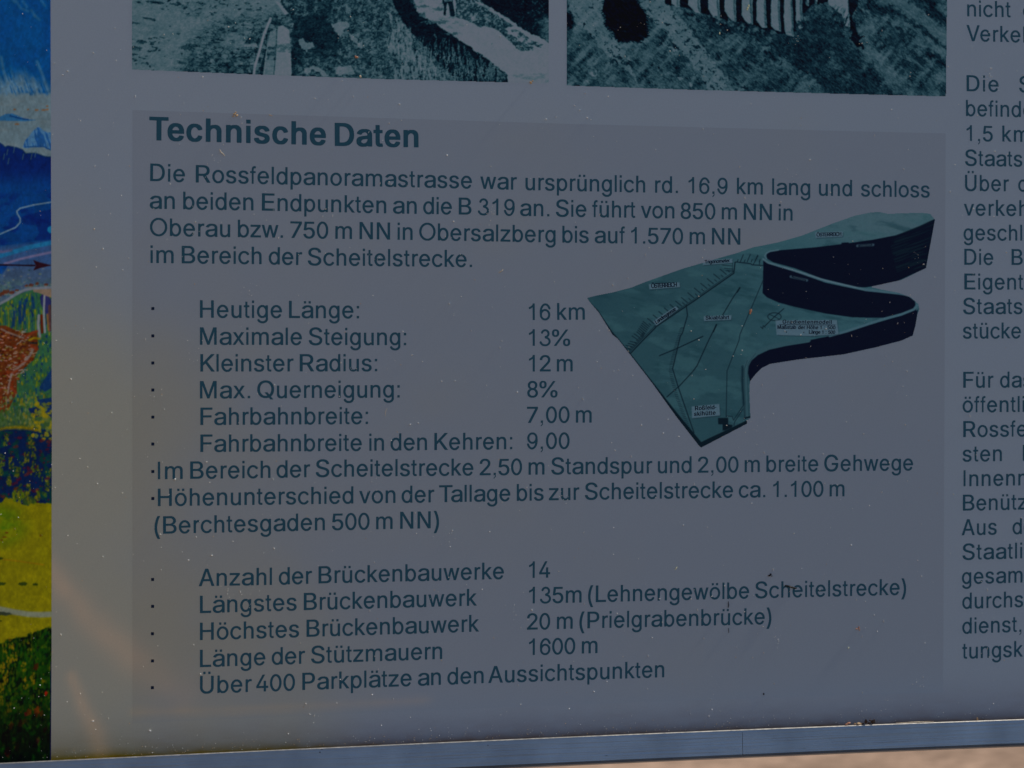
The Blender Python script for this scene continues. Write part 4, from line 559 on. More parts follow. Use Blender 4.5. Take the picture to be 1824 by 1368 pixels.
m_ = (stones)[..., None]; pc.c = pc.c * (1 - m_) + sc_ * m_; pc.put(sst(.16, .0, w2 - w1) * stones * sst(.3, .6, fbm(X / 14, Y / 9, 104)), DK, .9)
pc.put(stones * sst(.55, .68, fbm(X / 7, Y / 5, 6)), DK, .85)
for x, y, rx, ry in ((243, 86, 11, 4), (252, 75, 9, 3.5), (238, 97, 4, 2), (333, 85, 14, 5), (343, 81, 13, 3), (262, 33, 10, 2.6), (272, 35, 6, 2.4), (290, 16, 3.5, 2), (240, 41, 9, 2), (318, 60, 4, 2), (353, 67, 6, 1.6), (388, 70, 13, 2), (395, 53, 8, 3), (405, 37, 5, 2.4), (378, 26, 3, 2), (440, 6, 6, 2.4), (444, 17, 6, 2.6), (270, 3, 14, 2.5), (285, 5, 8, 2.5), (308, 7, 8, 2), (247, 4, 6, 1.8), (268, 69, 4, 2), (276, 67, 5, 2)):
    pc.blob(x, y, rx, ry, DK + 10, .8, .12, .5)
# undergrowth right of the planks
pc.warp(4, 6, 3)
veg = pc.poly([(488, -60), (505, 18), (524, 38), (519, 60), (520, 160), (980, 160), (980, 150), (905, 149), (902, 132), (838, 84), (800, 58), (745, 22), (716, -60)])
pc.put(veg, (13, 34, 46))
nv = fbm(X / 5.0, Y / 4.0, 11, 5); pc.put(veg * sst(.40, .70, nv) * (.45 + .55 * sst(.35, .65, fbm(X / 17, Y / 15, 105))), (58, 86, 94), .85); pc.put(veg * sst(.55, .75, fbm(X / 2.6, Y / 2.6, 106)), (66, 92, 100), .5)
tx = fbm(X / 26, Y / 22, 12); pc.put(veg * sst(.5, .38, tx) * sst(640, 560, X + 10 * nv), DK, .6)
pc.put(pc.poly([(520, 55), (526, 38), (545, 26), (575, 28), (600, 50), (612, 86), (585, 90), (560, 82), (530, 100), (519, 140)]), DK, .75)
for k in range(240):
    x = rng.uniform(600, 690); y = rng.uniform(-30, 150); a = rng.uniform(-.6, .6); L = rng.uniform(3, 9)
    pc.line([(x, y), (x + L * math.sin(a), y - L * math.cos(a))], 1.0, (72, 98, 106), rng.uniform(.3, .8))
pc.warp(3, 5, 4)
pc.put(pc.poly([(590, 42), (618, 38), (624, 48), (612, 52), (608, 66), (598, 56)]), (84, 92, 100), .9)
for P in ([(532, 72), (538, 68), (543, 75), (556, 76), (560, 81), (550, 88), (548, 95), (538, 86)], [(541, 130), (545, 120), (560, 117), (572, 122), (586, 136), (578, 137), (566, 127), (556, 124), (549, 131)],
          [(635, 76), (645, 72), (645, 86), (637, 84)], [(595, 120), (625, 116), (633, 132), (600, 134)], [(620, 58), (632, 66), (640, 76), (630, 76)]):
    pc.put(pc.poly(P), (88, 104, 112), .75)
# retaining wall: a dark slanting band, hung with grass
pc.put(pc.poly([(690, -60), (718, -22), (745, 24), (800, 58), (838, 84), (905, 133), (905, 152), (842, 152), (800, 130), (770, 96), (735, 62), (716, 36), (700, 8), (680, -60)]), (3, 9, 24), .96)
light = pc.poly([(690, 20), (712, 34), (728, 56), (740, 88), (765, 104), (790, 134), (806, 152), (700, 152), (690, 90), (700, 50)])
pc.put(light * sst(.42, .62, fbm(X / 3, Y / 10, 14)), (74, 100, 108), .8)
for k in range(420):
    x = rng.uniform(690, 902); y = np.interp(x, [690, 760, 830, 902], [30, 90, 110, 138]) + rng.uniform(0, 60)
    if y > bottom_left(x) + 4: y = rng.uniform(120, 146)
    L = rng.uniform(5, 20); b = rng.uniform(-4, 4)
    pc.line([(x, y), (x + b * .4, y - L * .6), (x + b, y - L)], .9, (78, 106, 112), rng.uniform(.25, .85))
for k in range(60):
    x = rng.uniform(770, 900); y = np.interp(x, [770, 838, 905], [58, 92, 138]) + rng.uniform(-8, 16); L = rng.uniform(8, 26)
    pc.line([(x, y), (x + rng.uniform(-3, 3), y + L)], 1.3, (36, 72, 78), .8)
# road beyond the wall
road = pc.poly([(716, -60), (745, 22), (800, 58), (838, 84), (905, 133), (905, 152), (985, 152), (985, 70), (930, 36), (880, 12), (846, 2), (830, -60)])
pc.put(road, (90, 97, 108)); pc.put(road * sst(.62, .74, fbm(X / 12, Y / 3.0, 21)) * sst(75, 40, Y + .1 * (X - 740)), (50, 82, 90), .8)
for x, y, rx, ry in ((752, 12, 14, 2), (770, 40, 18, 3), (787, 39, 10, 3), (808, 60, 16, 2), (752, 27, 8, 5), (876, 79, 2.5, 1.5), (783, 16, 14, 3)): pc.blob(x, y, rx, ry, MD - 8, .85, 0, .9)
bush = pc.poly([(805, -60), (812, 10), (812, 30), (830, 36), (850, 46), (880, 50), (900, 66), (915, 80), (925, 90), (948, 90), (950, 84), (930, 74), (905, 60), (900, 50), (915, 46), (890, 30), (870, 18), (845, 4), (838, -60)])
pc.put(bush * sst(.28, .42, fbm(X / 8, Y / 6, 22) + .08), (14, 38, 46)); pc.put(bush * sst(.5, .68, fbm(X / 3.4, Y / 3, 23)), (66, 96, 100), .9)
bush2 = pc.poly([(908, 52), (925, 55), (945, 72), (968, 80), (962, 85), (935, 76), (915, 62)]); pc.put(bush2 * sst(.4, .55, fbm(X / 5, Y / 4, 24)), (20, 48, 54), .95)
forest = pc.poly([(852, -60), (856, 3), (875, 14), (904, 32), (932, 52), (962, 66), (985, 82), (985, -60)])
pc.put(forest, (2, 10, 25)); pc.put(forest * sst(.6, .76, fbm(X / 4, Y / 4, 25)) * sst(900, 940, X), (30, 60, 66), .7)
pc.put(forest * sst(955, 975, X) * sst(20, 40, Y), (50, 82, 90), .7); pc.line([(851, -8), (853, 4)], 1.5, (85, 95, 105))
pc.put(pc.poly([(905, 134), (940, 132), (978, 130), (978, 148), (950, 146)]) * sst(.3, .6, fbm(X / 14, Y / 5, 26)), (62, 88, 96), .75)
pc.warp()
# a walker's legs
pc.put(pc.poly([(787, -45), (808, -45), (806, 0), (808, 12), (811, 27), (808, 30), (802, 29), (800, 14), (797, 3), (795, 14), (794, 28), (790, 27), (791, 12), (788, 4)]), (8, 16, 28))
pc.put(pc.poly([(790, -3), (798, 1), (806, -3), (805, 3), (798, 2), (792, 3)]), (104, 104, 100), .7)
# stick and planks
pc.put(pc.poly([(459, 152), (466, 110), (474, 84), (475, 55), (492, 52), (490, 152)]), (6, 16, 28), .85)
pc.line([(482, 33), (470, 62), (462, 92), (454, 118), (451, 140)], 4.6, (92, 98, 106)); pc.line([(470, 62), (462, 92), (454, 118)], 2.2, (104, 106, 112), .6)
pc.put(pc.poly([(481, 56), (492, 52), (493, 90), (487, 152), (466, 152), (474, 90)]), (60, 86, 94)); pc.put(pc.poly([(476, 84), (492, 80), (490, 108), (474, 106)]) * sst(.35, .6, fbm(X / 8, Y / 5, 31)), (16, 44, 48), .85)
pc.line([(478, 58), (475, 90), (470, 140)], 1, (94, 104, 108), .8); pc.line([(493, 50), (492, 84), (487, 140)], 1.4, (14, 34, 44), .9)
pc.put(pc.poly([(495, 47), (504, 45), (515, 53), (518, 90), (520, 152), (487, 152), (493, 90)]), (82, 96, 106)); pc.put(pc.poly([(493, 74), (518, 78), (518, 94), (492, 92)]) * sst(.4, .6, fbm(X / 7, Y / 5, 32)), (40, 70, 78), .9)
pc.put(pc.poly([(490, 2), (497, 4), (514, 24), (508, 27)]), (84, 98, 106)); pc.put(pc.poly([(434, 80), (456, 76), (458, 81), (436, 84)]), (86, 100, 104), .8)
pc.put(sst(0, 1, .5 - np.abs(fbm(X / 2.2, Y / 2.2, 40) - .5)) * 0 + .10 * vn(X / 1.6, Y / 1.6, 41), (20, 40, 50), 1)
pc.warp(); tone_print(pc, .42, 201, 0, 1, .4); pc.m = (Y <= bottom_left(X) + .3)
canvas_obj('picture_print', pc, 0.00004, M_PRINT, sheet)['label'] = 'dark blue-green black and white photograph of a walled mountain road, planks in front'

# ------------------------------------------------------------------ photograph print, right: viaduct piers over a steep bank
pc = Canvas(1009.5, -45, 1687, 174, 1.15); X, Y = pc.X, pc.Y
pc.c[:] = (37, 63, 73)
dg = fbm((X + Y * .9) / 13, (Y - X * .72) / 42 * 1.0, 50); dg2 = fbm((X * .6 - Y) / 8, (X + Y) / 34, 51)
pc.put(sst(.52, .72, dg), (62, 86, 96), .8); pc.put(sst(.5, .32, dg), (14, 36, 48), .8); pc.put(sst(.52, .75, fbm((X + Y) / 60, (Y - X * .7) / 50, 107)), (12, 34, 46), .6); pc.put(sst(.5, .7, dg2), (60, 84, 94), .4)
fine = fbm(X / 3.6, Y / 3.2, 52, 4); 
pc.warp(8, 9, 6)
scree = pc.poly([(1009, -60), (1080, -60), (1072, 20), (1085, 60), (1110, 90), (1120, 108), (1140, 150), (1110, 120), (1080, 95), (1060, 72), (1040, 48), (1025, 38), (1012, 20)])
pc.put(scree, (76, 92, 102), .7)
scree2 = pc.poly([(1130, -60), (1190, -60), (1192, 10), (1225, 50), (1250, 86), (1290, 130), (1310, 172), (1270, 172), (1235, 115), (1205, 80), (1170, 40), (1140, 10)])
pc.put(scree2, (78, 92, 102), .72); pc.put((scree + scree2) * sst(.66, .74, fbm(X / 4.2, Y / 3.6, 53)), (14, 36, 44), .9)
for k in range(70):
    t = rng.random(); x = 1190 + 110 * t + rng.uniform(-40, 45); y = 30 + 130 * t + rng.uniform(-18, 18); pc.blob(x, y, rng.uniform(1.5, 5), rng.uniform(1.2, 2.6), (12, 32, 40), rng.uniform(.4, .9), .6, .8)
for x, y, rx, ry in ((1101, 100, 14, 3), (1092, 110, 8, 4), (1118, 114, 10, 3), (1173, 122, 4, 2.5), (1240, 84, 7, 4), (1280, 103, 8, 4), (1203, 84, 7, 3), (1236, 53, 4, 5), (1188, 44, 8, 3), (1380, 106, 12, 4), (1420, 116, 16, 7), (1400, 84, 12, 5), (1364, 96, 7, 5), (1430, 100, 10, 4)): pc.blob(x, y, rx, ry, (6, 24, 34), .85, .6, .9)
for x, y, rx, ry in ((1056, 130, 7, 2), (1232, 150, 6, 3.4), (1207, 140, 7, 3), (1120, 103, 6, 2), (1046, 145, 6, 1.6), (1200, 90, 10, 2.6)): pc.blob(x, y, rx, ry, (88, 100, 104), .8, .55, .5)
dark = pc.poly([(1225, 25), (1290, 38), (1360, 50), (1400, 62), (1440, 40), (1470, 10), (1480, 30), (1520, 60), (1560, 110), (1600, 150), (1615, 180), (1480, 180), (1440, 130), (1380, 90), (1330, 60), (1270, 56)])
pc.put(dark * sst(.15, .5, fbm(X / 30, Y / 24, 108)), (9, 28, 41), .75)
for k in range(46):
    x = rng.uniform(1540, 1690); y = rng.uniform(20, 170); l_ = rng.uniform(10, 34); pc.line([(x, y), (x + l_ * .8, y + l_ * .62)], rng.uniform(1.2, 3), rng.choice([(66, 90, 98), (20, 44, 54), (16, 38, 48)]), rng.uniform(.3, .7), 2)
for k in range(60):
    x = rng.uniform(1180, 1520); y = rng.uniform(80, 172); l_ = rng.uniform(6, 24); pc.line([(x, y), (x + l_ * .75, y + l_ * .7)], rng.uniform(1, 2.4), rng.choice([(62, 86, 94), (18, 42, 52)]), rng.uniform(.2, .5), 2)
ridge = [(1506, 60), (1540, 92), (1575, 130), (1610, 176)]; pc.line(ridge, 14, (62, 90, 98), .5, 12); pc.line([(1520, 64), (1560, 100), (1600, 140), (1630, 176)], 9, (66, 94, 102), .5, 10)
for a in (([(1560, -30), (1600, 2), (1640, 30), (1690, 70)], 26, (52, 82, 88), .8), ([(1590, -30), (1640, 10), (1690, 50)], 9, (14, 34, 48), .85), ([(1545, 10), (1590, 18), (1640, 48), (1690, 90)], 7, (10, 30, 42), .8), ([(1640, -20), (1665, 20), (1690, 40)], 12, (8, 22, 36), .8), ([(1655, 95), (1672, 108), (1690, 118)], 14, (8, 24, 38), .85), ([(1580, 40), (1605, 55), (1620, 66)], 8, (12, 32, 44), .8), ([(1500, 5), (1540, 20), (1600, 20)], 16, (14, 40, 50), .7), ([(1530, 12), (1560, 34)], 4, (74, 98, 104), .7)): pc.line(a[0], a[1], a[2], a[3], 5)
pc.put(pc.poly([(1512, 30), (1524, 44), (1530, 58), (1538, 78), (1540, 90), (1530, 84), (1515, 70), (1512, 55)]), (4, 14, 28), .95)
pc.warp(3, 6, 8)
# viaduct: light piers, dark openings
pc.put(pc.poly([(1178, -60), (1186, 8), (1210, 10), (1250, 24), (1280, 34), (1312, 40), (1345, 46), (1375, 58), (1400, 62), (1420, 54), (1432, 24), (1445, 10), (1475, 2), (1480, -60)]), (5, 12, 30))
pc.warp(1.2, 9, 9)
for P in ([(1195, -60), (1211, -60), (1211, 13), (1204, 12), (1196, 6)], [(1228, -60), (1245, -60), (1248, 24), (1238, 22), (1226, 8)], [(1262, -60), (1279, -60), (1282, 34), (1272, 32), (1261, 16)],
          [(1293, -60), (1309, -60), (1312, 40), (1303, 37), (1290, 20)], [(1324, -60), (1338, -60), (1341, 44), (1332, 42), (1321, 28)], [(1349, -60), (1361, -60), (1366, 50), (1358, 50), (1347, 36)],
          [(1374, -60), (1386, -60), (1391, 56), (1382, 54), (1373, 46)], [(1398, -60), (1408, -60), (1414, 66), (1400, 62), (1396, 40)], [(1418, -60), (1427, -60), (1430, 50), (1424, 52), (1417, 36)], [(1436, -60), (1440, -60), (1441, 12), (1436, 10)], [(1452, -60), (1456, -60), (1456, 8), (1452, 6)]):
    pc.put(pc.poly(P), (84, 90, 104)); xr = max(p[0] for p in P); pc.line([(xr - 5, -45), (xr - 4, 10), (xr - 2, max(p[1] for p in P) - 4)], 3, (34, 48, 72), .75, 2)
pc.put(pc.poly([(1472, -60), (1508, -60), (1511, 20), (1514, 48), (1506, 46), (1500, 26), (1486, 16), (1476, 8)]), (86, 94, 106)); pc.put(pc.poly([(1508, -60), (1530, -60), (1528, 10), (1514, 36)]), (6, 18, 34))
for k in range(90):
    x = rng.uniform(1195, 1450); y = np.interp(x, [1195, 1290, 1400, 1450], [16, 38, 64, 16]) + rng.uniform(-4, 8); pc.blob(x, y, rng.uniform(2, 6), rng.uniform(2, 5), rng.choice([(48, 78, 84), (20, 44, 52), (10, 28, 38)]), .8, 0, .8, k)
for k in range(60):
    x = rng.uniform(1478, 1512); y = rng.uniform(6, 44); pc.line([(x, y), (x - rng.uniform(1, 6), y + rng.uniform(4, 10))], 1.2, (8, 20, 30), .5 * sst(0, 1, np.array((y - 6) / 30.)) + .2)
# dark fir in front on the left
fir = [(1075, -60), (1076, 0), (1073, 20), (1079, 30), (1080, 44), (1088, 52), (1098, 62), (1102, 70), (1112, 74), (1124, 73), (1140, 74), (1146, 66), (1153, 64), (1150, 56), (1152, 46), (1150, 34), (1151, 26), (1142, 14), (1134, 6), (1130, -6), (1126, -60)]
pc.put(pc.poly(fir), (3, 8, 24))
for k in range(150):
    i = rng.randrange(1, len(fir) - 1); t = rng.random(); x = fir[i][0] * (1 - t) + fir[i + 1 if i + 1 < len(fir) else i][0] * t; y = fir[i][1] * (1 - t) + fir[i + 1 if i + 1 < len(fir) else i][1] * t
    s = -1 if x < 1112 else 1; pc.line([(x - s * 5, y - 2), (x + s * rng.uniform(1, 5), y + rng.uniform(0, 4))], 1.3, (4, 12, 26), .9)
for k in range(50):
    x = rng.uniform(1085, 1140); y = rng.uniform(-30, 66); pc.line([(x, y), (x + rng.uniform(4, 14), y + rng.uniform(-1, 3))], .8, (18, 24, 40), .45)
pc.blob(1008, 34, 13, 18, (4, 14, 26), 1, -.5, .5)
pc.put(.10 * vn(X / 1.6, Y / 1.6, 61), (20, 40, 50), 1)
pc.warp(); tone_print(pc, .42, 211, .9, 1.8, .3, .12); pc.m = (Y <= bottom_right(X) + .3) & (X <= np.interp(Y, [0, 172], [1687.4, 1685.2]))
canvas_obj('picture_print', pc, 0.00004, M_PRINT, sheet)['label'] = 'dark blue-green black and white photograph of viaduct piers above a steep bank'

M_GRIME = mat('dark_rub_mark', (0.05, 0.065, 0.09), rough=0.6)
# ------------------------------------------------------------------ painted panorama print at the far left
pc = Canvas(-250, -45, 91, 1376, 1.0); pc.xs = np.concatenate([np.linspace(-250, -12, 60), np.linspace(-10, 91, 116)]); pc.nx = len(pc.xs); pc.X, pc.Y = np.meshgrid(pc.xs, pc.ys)
pc.c = np.zeros((pc.ny, pc.nx, 3)); pc.m = np.ones((pc.ny, pc.nx), bool); X, Y = pc.X, pc.Y
SKYB, DEEP = np.array([0, 53, 104.]), np.array([0, 30, 82.])
pc.c[:] = SKYB; pc.put(sst(.4, .7, fbm(X / 30, Y / 50, 70)), (0, 60, 110), .6)
for a in (((24, -20), (28, 0), (34, 10)), ((15, -10), (26, 4)), ((68, -10), (73, 0), (80, 10)), ((40, 2), (48, 12)), ((56, 18), (62, 28)), ((62, 28), (70, 35)), ((-40, 10), (-20, 30)), ((36, 14), (50, 20))):
    pc.line(list(a), 4, (62, 96, 122), .5, 5)
snow = sst(0, 1, np.clip((Y - (118 - 14 * np.sin(X / 21.0) + 10 * vn(X / 9, X * 0, 71))) / 45, 0, 1))
stre = fbm((X - Y * .42) / 5.2, Y / 30, 72, 3); pc.put(snow * sst(.34, .62, stre + .22 * snow), (74, 100, 118), .9)
pc.put(snow * sst(.60, .7, fbm((X - Y * .3) / 2.6, Y / 16, 73)), (0, 56, 112), .7)
for a in (((2, 102), (6, 125), (16, 150)), ((36, 136), (46, 160)), ((66, 110), (76, 134), (84, 160)), ((58, 140), (66, 170)), ((-20, 90), (-8, 120), (6, 160))): pc.line(list(a), 5, (78, 102, 118), .5, 5)
pale = sst(163, 172, Y + 6 * (vn(X / 6, Y / 6, 74) - .5)); pc.put(pale, (74, 93, 104)); pc.put(pale * sst(.5, .75, fbm(X / 30, Y / 8, 75)), (84, 98, 106), .6)
for x, y, rx in ((26, 195, 3), (50, 195, 2), (65, 196, 4), (78, 196, 5), (84, 195, 4), (84, 189, 2.5), (30, 221, 4), (-10, 200, 6)): pc.blob(x, y, rx, 1.6, (96, 66, 44), .85, 0, .5)
pc.put(pc.poly([(-30, 206), (0, 208), (10, 203), (22, 202), (34, 207), (45, 212), (66, 214), (45, 216), (0, 215), (-30, 216)]), (24, 74, 118), .85); pc.line([(18, 206), (36, 211), (50, 213)], 2.5, (8, 44, 92), .9)
ice = pc.poly([(41, 262), (45, 250), (52, 242), (58, 234), (66, 227), (72, 227), (78, 233), (86, 236), (92, 236), (92, 267), (84, 266), (78, 262), (60, 262), (48, 264)])
pc.put(ice, (54, 92, 128)); pc.put(ice * sst(.5, .62, vn((X - Y * .25) / 2.3, Y / 14, 76)), (18, 60, 112), .85); pc.line([(44, 262), (60, 261), (78, 261), (90, 267)], 2, (14, 52, 100), .9)
deep = pc.poly([(-260, 248), (-60, 246), (0, 254), (6, 258), (9, 263), (14, 259), (30, 263), (40, 267), (46, 274), (52, 273), (64, 273), (80, 279), (92, 279), (92, 470), (-260, 500)])
pc.put(deep, (0, 27, 80)); gy = sst(300, 350, Y + 10 * fbm(X / 20, Y / 20, 77)); pc.put(deep * gy, (0, 46, 98)); pc.put(deep * sst(.5, .7, fbm(X / 26, Y / 12, 78)) * sst(330, 360, Y), (0, 28, 84), .8)
pc.line([(0, 255), (9, 262), (14, 260), (30, 263), (40, 267), (46, 274), (52, 273), (64, 273), (80, 279), (92, 280)], 2, (8, 34, 66), .9)
for x, y in ((12, 272), (14, 288), (40, 280), (62, 276), (55, 280), (24, 268), (6, 280)): pc.line([(x + 2, y - 6), (x, y + 4)], 1.8, (56, 74, 82), .7)
pc.put(pc.poly([(40, 385), (92, 372), (92, 432), (60, 428), (70, 415), (62, 395)]), (0, 22, 78), .6); pc.blob(91, 409, 7, 7, (18, 92, 132), .9)
pc.line([(-60, 440), (-20, 428), (0, 417), (14, 411), (28, 405), (36, 396), (36, 389), (31, 381), (30, 376), (36, 371), (60, 365), (92, 360)], 2.8, (74, 96, 118), 1)
pc.put(pc.poly([(-260, 470), (0, 438), (92, 424), (92, 520), (-260, 560)]) * sst(430, 446, Y + .1 * X), (40, 62, 98), .9)
pc.line([(-60, 462), (0, 456), (20, 450), (50, 441), (92, 432)], 8, (20, 84, 124), .9, 3); pc.line([(-20, 444), (5, 449), (20, 446)], 4, (84, 70, 100), .6, 3)
pc.line([(8, 470), (30, 463), (55, 457), (92, 449)], 4, (88, 82, 112), .9, 3); pc.put(pc.poly([(-40, 470), (14, 472), (8, 484), (-2, 494), (-40, 500)]), (0, 44, 104), .9)
slate = sst(474, 486, Y) * sst(0, 18, X + (Y - 475) * .4); pc.put(slate, (46, 64, 88), .7); pc.put(sst(490, 512, Y) * sst(.35, .6, fbm(X / 9, Y / 6, 79)), (56, 80, 84), .9)
for k in range(40): pc.blob(rng.uniform(-30, 92), rng.uniform(476, 518), rng.uniform(1, 3.5), rng.uniform(.8, 1.6), rng.choice([(96, 94, 84), (84, 88, 104), (26, 52, 60), (78, 92, 70)]), .7)
for x, y, rx, ry in ((55, 508, 5, 3), (47, 509, 4, 2), (66, 505, 3, 3), (82, 507, 4, 2.4), (10, 520, 10, 4), (-4, 525, 14, 4), (20, 521, 6, 3), (30, 517, 4, 2)): pc.blob(x, y, rx, ry, (66, 32, 26), .85, -.2, .6); pc.blob(x - 1, y + ry, rx * .6, 1, (110, 96, 84), .7)
pc.line([(-40, 471), (8, 472), (62, 473)], 2.6, (20, 12, 26), 1); pc.put(pc.poly([(59, 463), (70, 467), (92, 472.6), (70, 478), (59, 482), (64, 473)]), (30, 14, 26), 1)
# wooded hill
low = sst(0, 3, Y - np.interp(X, [-100, 0, 15, 40, 60, 92], [560, 540, 533, 520, 514, 513])); pc.put(low, (34, 70, 50))
def dabs(n, x0, x1, y0, y1, cols, rx, ry, a=.85, mask=None):
    for k in range(n):
        x = rng.uniform(x0, x1); y = rng.uniform(y0, y1)
        if mask and not mask(x, y): continue
        pc.blob(x, y, rng.uniform(*rx), rng.uniform(*ry), rng.choice(cols), rng.uniform(a * .6, a), rng.uniform(-.2, .2), .5, k)
GR = [(84, 96, 22), (104, 98, 18), (48, 84, 44), (24, 66, 66), (10, 44, 78), (60, 90, 30), (8, 30, 74), (36, 78, 52)]
dabs(1000, -60, 92, 522, 730, GR, (1.0, 2.2), (2, 5.5), mask=lambda x, y: y > np.interp(x, [0, 40, 92], [545, 526, 518]))
for x in range(-40, 92, 6): pc.line([(x, 545 + (x % 11)), (x + 2, 575), (x + 1, 590)], 2, (108, 96, 20) if x % 4 else (14, 40, 80), .55)
for P in ([(36, 538), (36, 575)], [(46, 535), (40, 570)], [(26, 555), (24, 580)], [(58, 530), (60, 548)]): pc.line(P, 5, (6, 32, 84), .75, 3)
pc.put(pc.poly([(74, 524), (86, 528), (91, 535), (91, 590), (86, 590), (82, 560), (72, 540)]), (30, 30, 78), .9); pc.line([(88, 545), (88, 588)], 5, (66, 44, 40), .8); pc.line([(84, 560), (86, 588)], 3, (104, 72, 34), .8)
pc.line([(79, 527), (78, 560), (80, 592)], 3.6, (96, 104, 112), 1); pc.line([(69, 562), (68, 580), (71, 600)], 4.6, (92, 98, 104), 1); pc.line([(74, 562), (75, 592)], 4.5, (70, 20, 16), .9)
pc.put(pc.poly([(58, 514), (92, 514), (94, 530), (84, 528), (70, 522), (60, 520)]), (110, 86, 78), .8); pc.line([(-60, 575), (0, 541), (15, 533), (30, 523), (45, 516), (60, 513.5), (92, 512)], 4.5, (84, 92, 104), 1, 1.5)
# town: red roofs, cream walls in crooked rows
town = lambda x, y: x < np.interp(y, [580, 600, 640, 665, 690, 730], [40, 58, 60, 40, 28, 10])
pc.put(pc.poly([(-260, 586), (10, 580), (40, 594), (66, 590), (68, 620), (60, 640), (44, 655), (30, 670), (30, 700), (12, 735), (-260, 760)]), (74, 34, 22), .95)
dabs(800, -60, 66, 586, 735, [(98, 38, 24), (82, 26, 16), (104, 70, 36), (52, 16, 12), (84, 76, 30), (34, 18, 24), (70, 34, 26)], (1.6, 3.6), (1.0, 1.9), .95, town)
for k in range(260):
    y = rng.uniform(588, 735); x = rng.uniform(-60, 64)
    if town(x, y): L = rng.uniform(2, 6); pc.line([(x, y), (x + L, y + rng.uniform(-2.5, 3))], rng.uniform(1.0, 2.0), rng.choice([(112, 98, 92), (124, 92, 84), (98, 92, 78), (108, 104, 104)]), .95)
for a in (([(2, 586), (14, 592), (28, 597), (42, 602)], 4.5), ([(60, 620), (54, 632), (44, 645), (30, 657), (20, 668)], 7), ([(20, 668), (16, 685), (14, 700)], 5)): pc.line(a[0], a[1] * .6, (98, 92, 90), .8, 2)
for a in (([(46, 600), (58, 592), (66, 590)], 6), ([(56, 616), (66, 622)], 8), ([(24, 664), (30, 660)], 6), ([(20, 690), (28, 700)], 7), ([(40, 645), (52, 642)], 3)): pc.line(a[0], a[1] * .7, (96, 38, 26), .85, 2)
pc.line([(52, 606), (60, 602), (70, 603)], 4, (104, 90, 20), .9, 2); pc.line([(54, 611), (66, 611)], 3, (18, 26, 34), .9)
# middle woods
pc.put(sst(728, 745, Y + 8 * vn(X / 12, Y / 12, 80)) * (Y < 900), (44, 66, 40), .9)
dabs(420, -60, 92, 700, 770, [(96, 88, 30), (58, 78, 50), (30, 56, 58), (84, 92, 60), (40, 66, 30)], (1.2, 2.6), (2, 4.5), .8, lambda x, y: x > np.interp(y, [700, 735], [20, -60]))
pc.put(pc.poly([(70, 690), (84, 668), (92, 655), (92, 690), (80, 698)]), (8, 34, 88), .8); pc.put(pc.poly([(66, 712), (92, 708), (92, 745), (80, 735)]), (8, 30, 78), .85); pc.put(pc.poly([(50, 728), (66, 724), (76, 738), (60, 745)]), (6, 22, 62), .9)
pc.put(sst(762, 770, Y + 5 * vn(X / 9, Y / 9, 81)) * (Y < 905), (3, 24, 58)); pc.put((Y > 768) * sst(.5, .66, fbm(X / 11, Y / 13, 82)) * (Y < 900), (4, 44, 44), .9); pc.put((Y > 768) * sst(.62, .72, fbm(X / 7, Y / 5, 83)) * (Y < 900), (64, 14, 30), .7)
dabs(60, 54, 92, 718, 782, [(112, 102, 24), (96, 92, 22), (72, 84, 40)], (2, 5), (2, 5), .95); pc.line([(0, 765), (12, 762), (38, 761), (66, 766)], 5, (100, 84, 12), .75, 4)
for x, y, n in ((11, 776, 5), (55, 780, 4), (60, 788, 3), (48, 808, 5), (60, 810, 4), (4, 812, 6), (20, 818, 6), (38, 826, 3), (30, 834, 8), (58, 828, 2), (66, 832, 3), (72, 840, 3), (86, 834, 3), (16, 848, 8), (36, 866, 6), (50, 866, 7), (68, 876, 5), (84, 858, 6), (2, 830, 8), (-14, 850, 8), (-20, 800, 8), (28, 872, 5), (44, 876, 4)):
    for k in range(n * 5): pc.blob(x + rng.uniform(-4, 4), y + rng.uniform(-3, 17), rng.uniform(1.0, 2.2), rng.uniform(1.2, 3), rng.choice([(80, 80, 28), (66, 70, 24), (50, 64, 30), (34, 56, 28), (20, 40, 34)]), .85)
for x, y in ((52, 842), (46, 846), (28, 796), (74, 785), (86, 786), (6, 884), (28, 870), (84, 852), (66, 872)): pc.blob(x, y, 5, 3, (74, 26, 26), .6, -.3, .8)
# meadow
mead = sst(0, 3, Y - np.interp(X, [-60, 0, 10, 20, 30, 50, 60, 75, 92], [893, 893, 884, 884, 892, 898, 892, 894, 893]) - 3 * vn(X / 4, Y / 4, 84))
pc.put(mead, (92, 90, 12)); pc.put(mead * sst(.9, .1, np.hypot(X / 75, (Y - 935) / 60)), (46, 84, 22), .8); pc.put(mead * sst(.45, .75, fbm(X / 30, Y / 24, 85)), (100, 96, 16), .6)
dabs(30, 22, 82, 878, 897, [(62, 80, 20), (90, 90, 20), (36, 56, 30)], (2, 4), (3, 7), .9)
pc.line([(10, 925), (60, 925)], 1.2, (70, 74, 22), .7); pc.line([(4, 996), (30, 999), (78, 1006)], 2, (110, 74, 22), .6, 2)
for x, y, rx, ry in ((1, 1040, 10, 3), (40, 1040, 9, 3.4), (63, 1041, 5, 2.4), (1, 995, 5, 2.2), (7, 957, 5, 1.2), (12, 949, 3, 1.6), (72, 954, 1.6, 1.6), (3, 962, 2, 1.5), (-20, 1010, 8, 3)): pc.blob(x, y, rx, ry, (30, 44, 22) if y > 970 else (74, 46, 20), .95, -.05, .5)
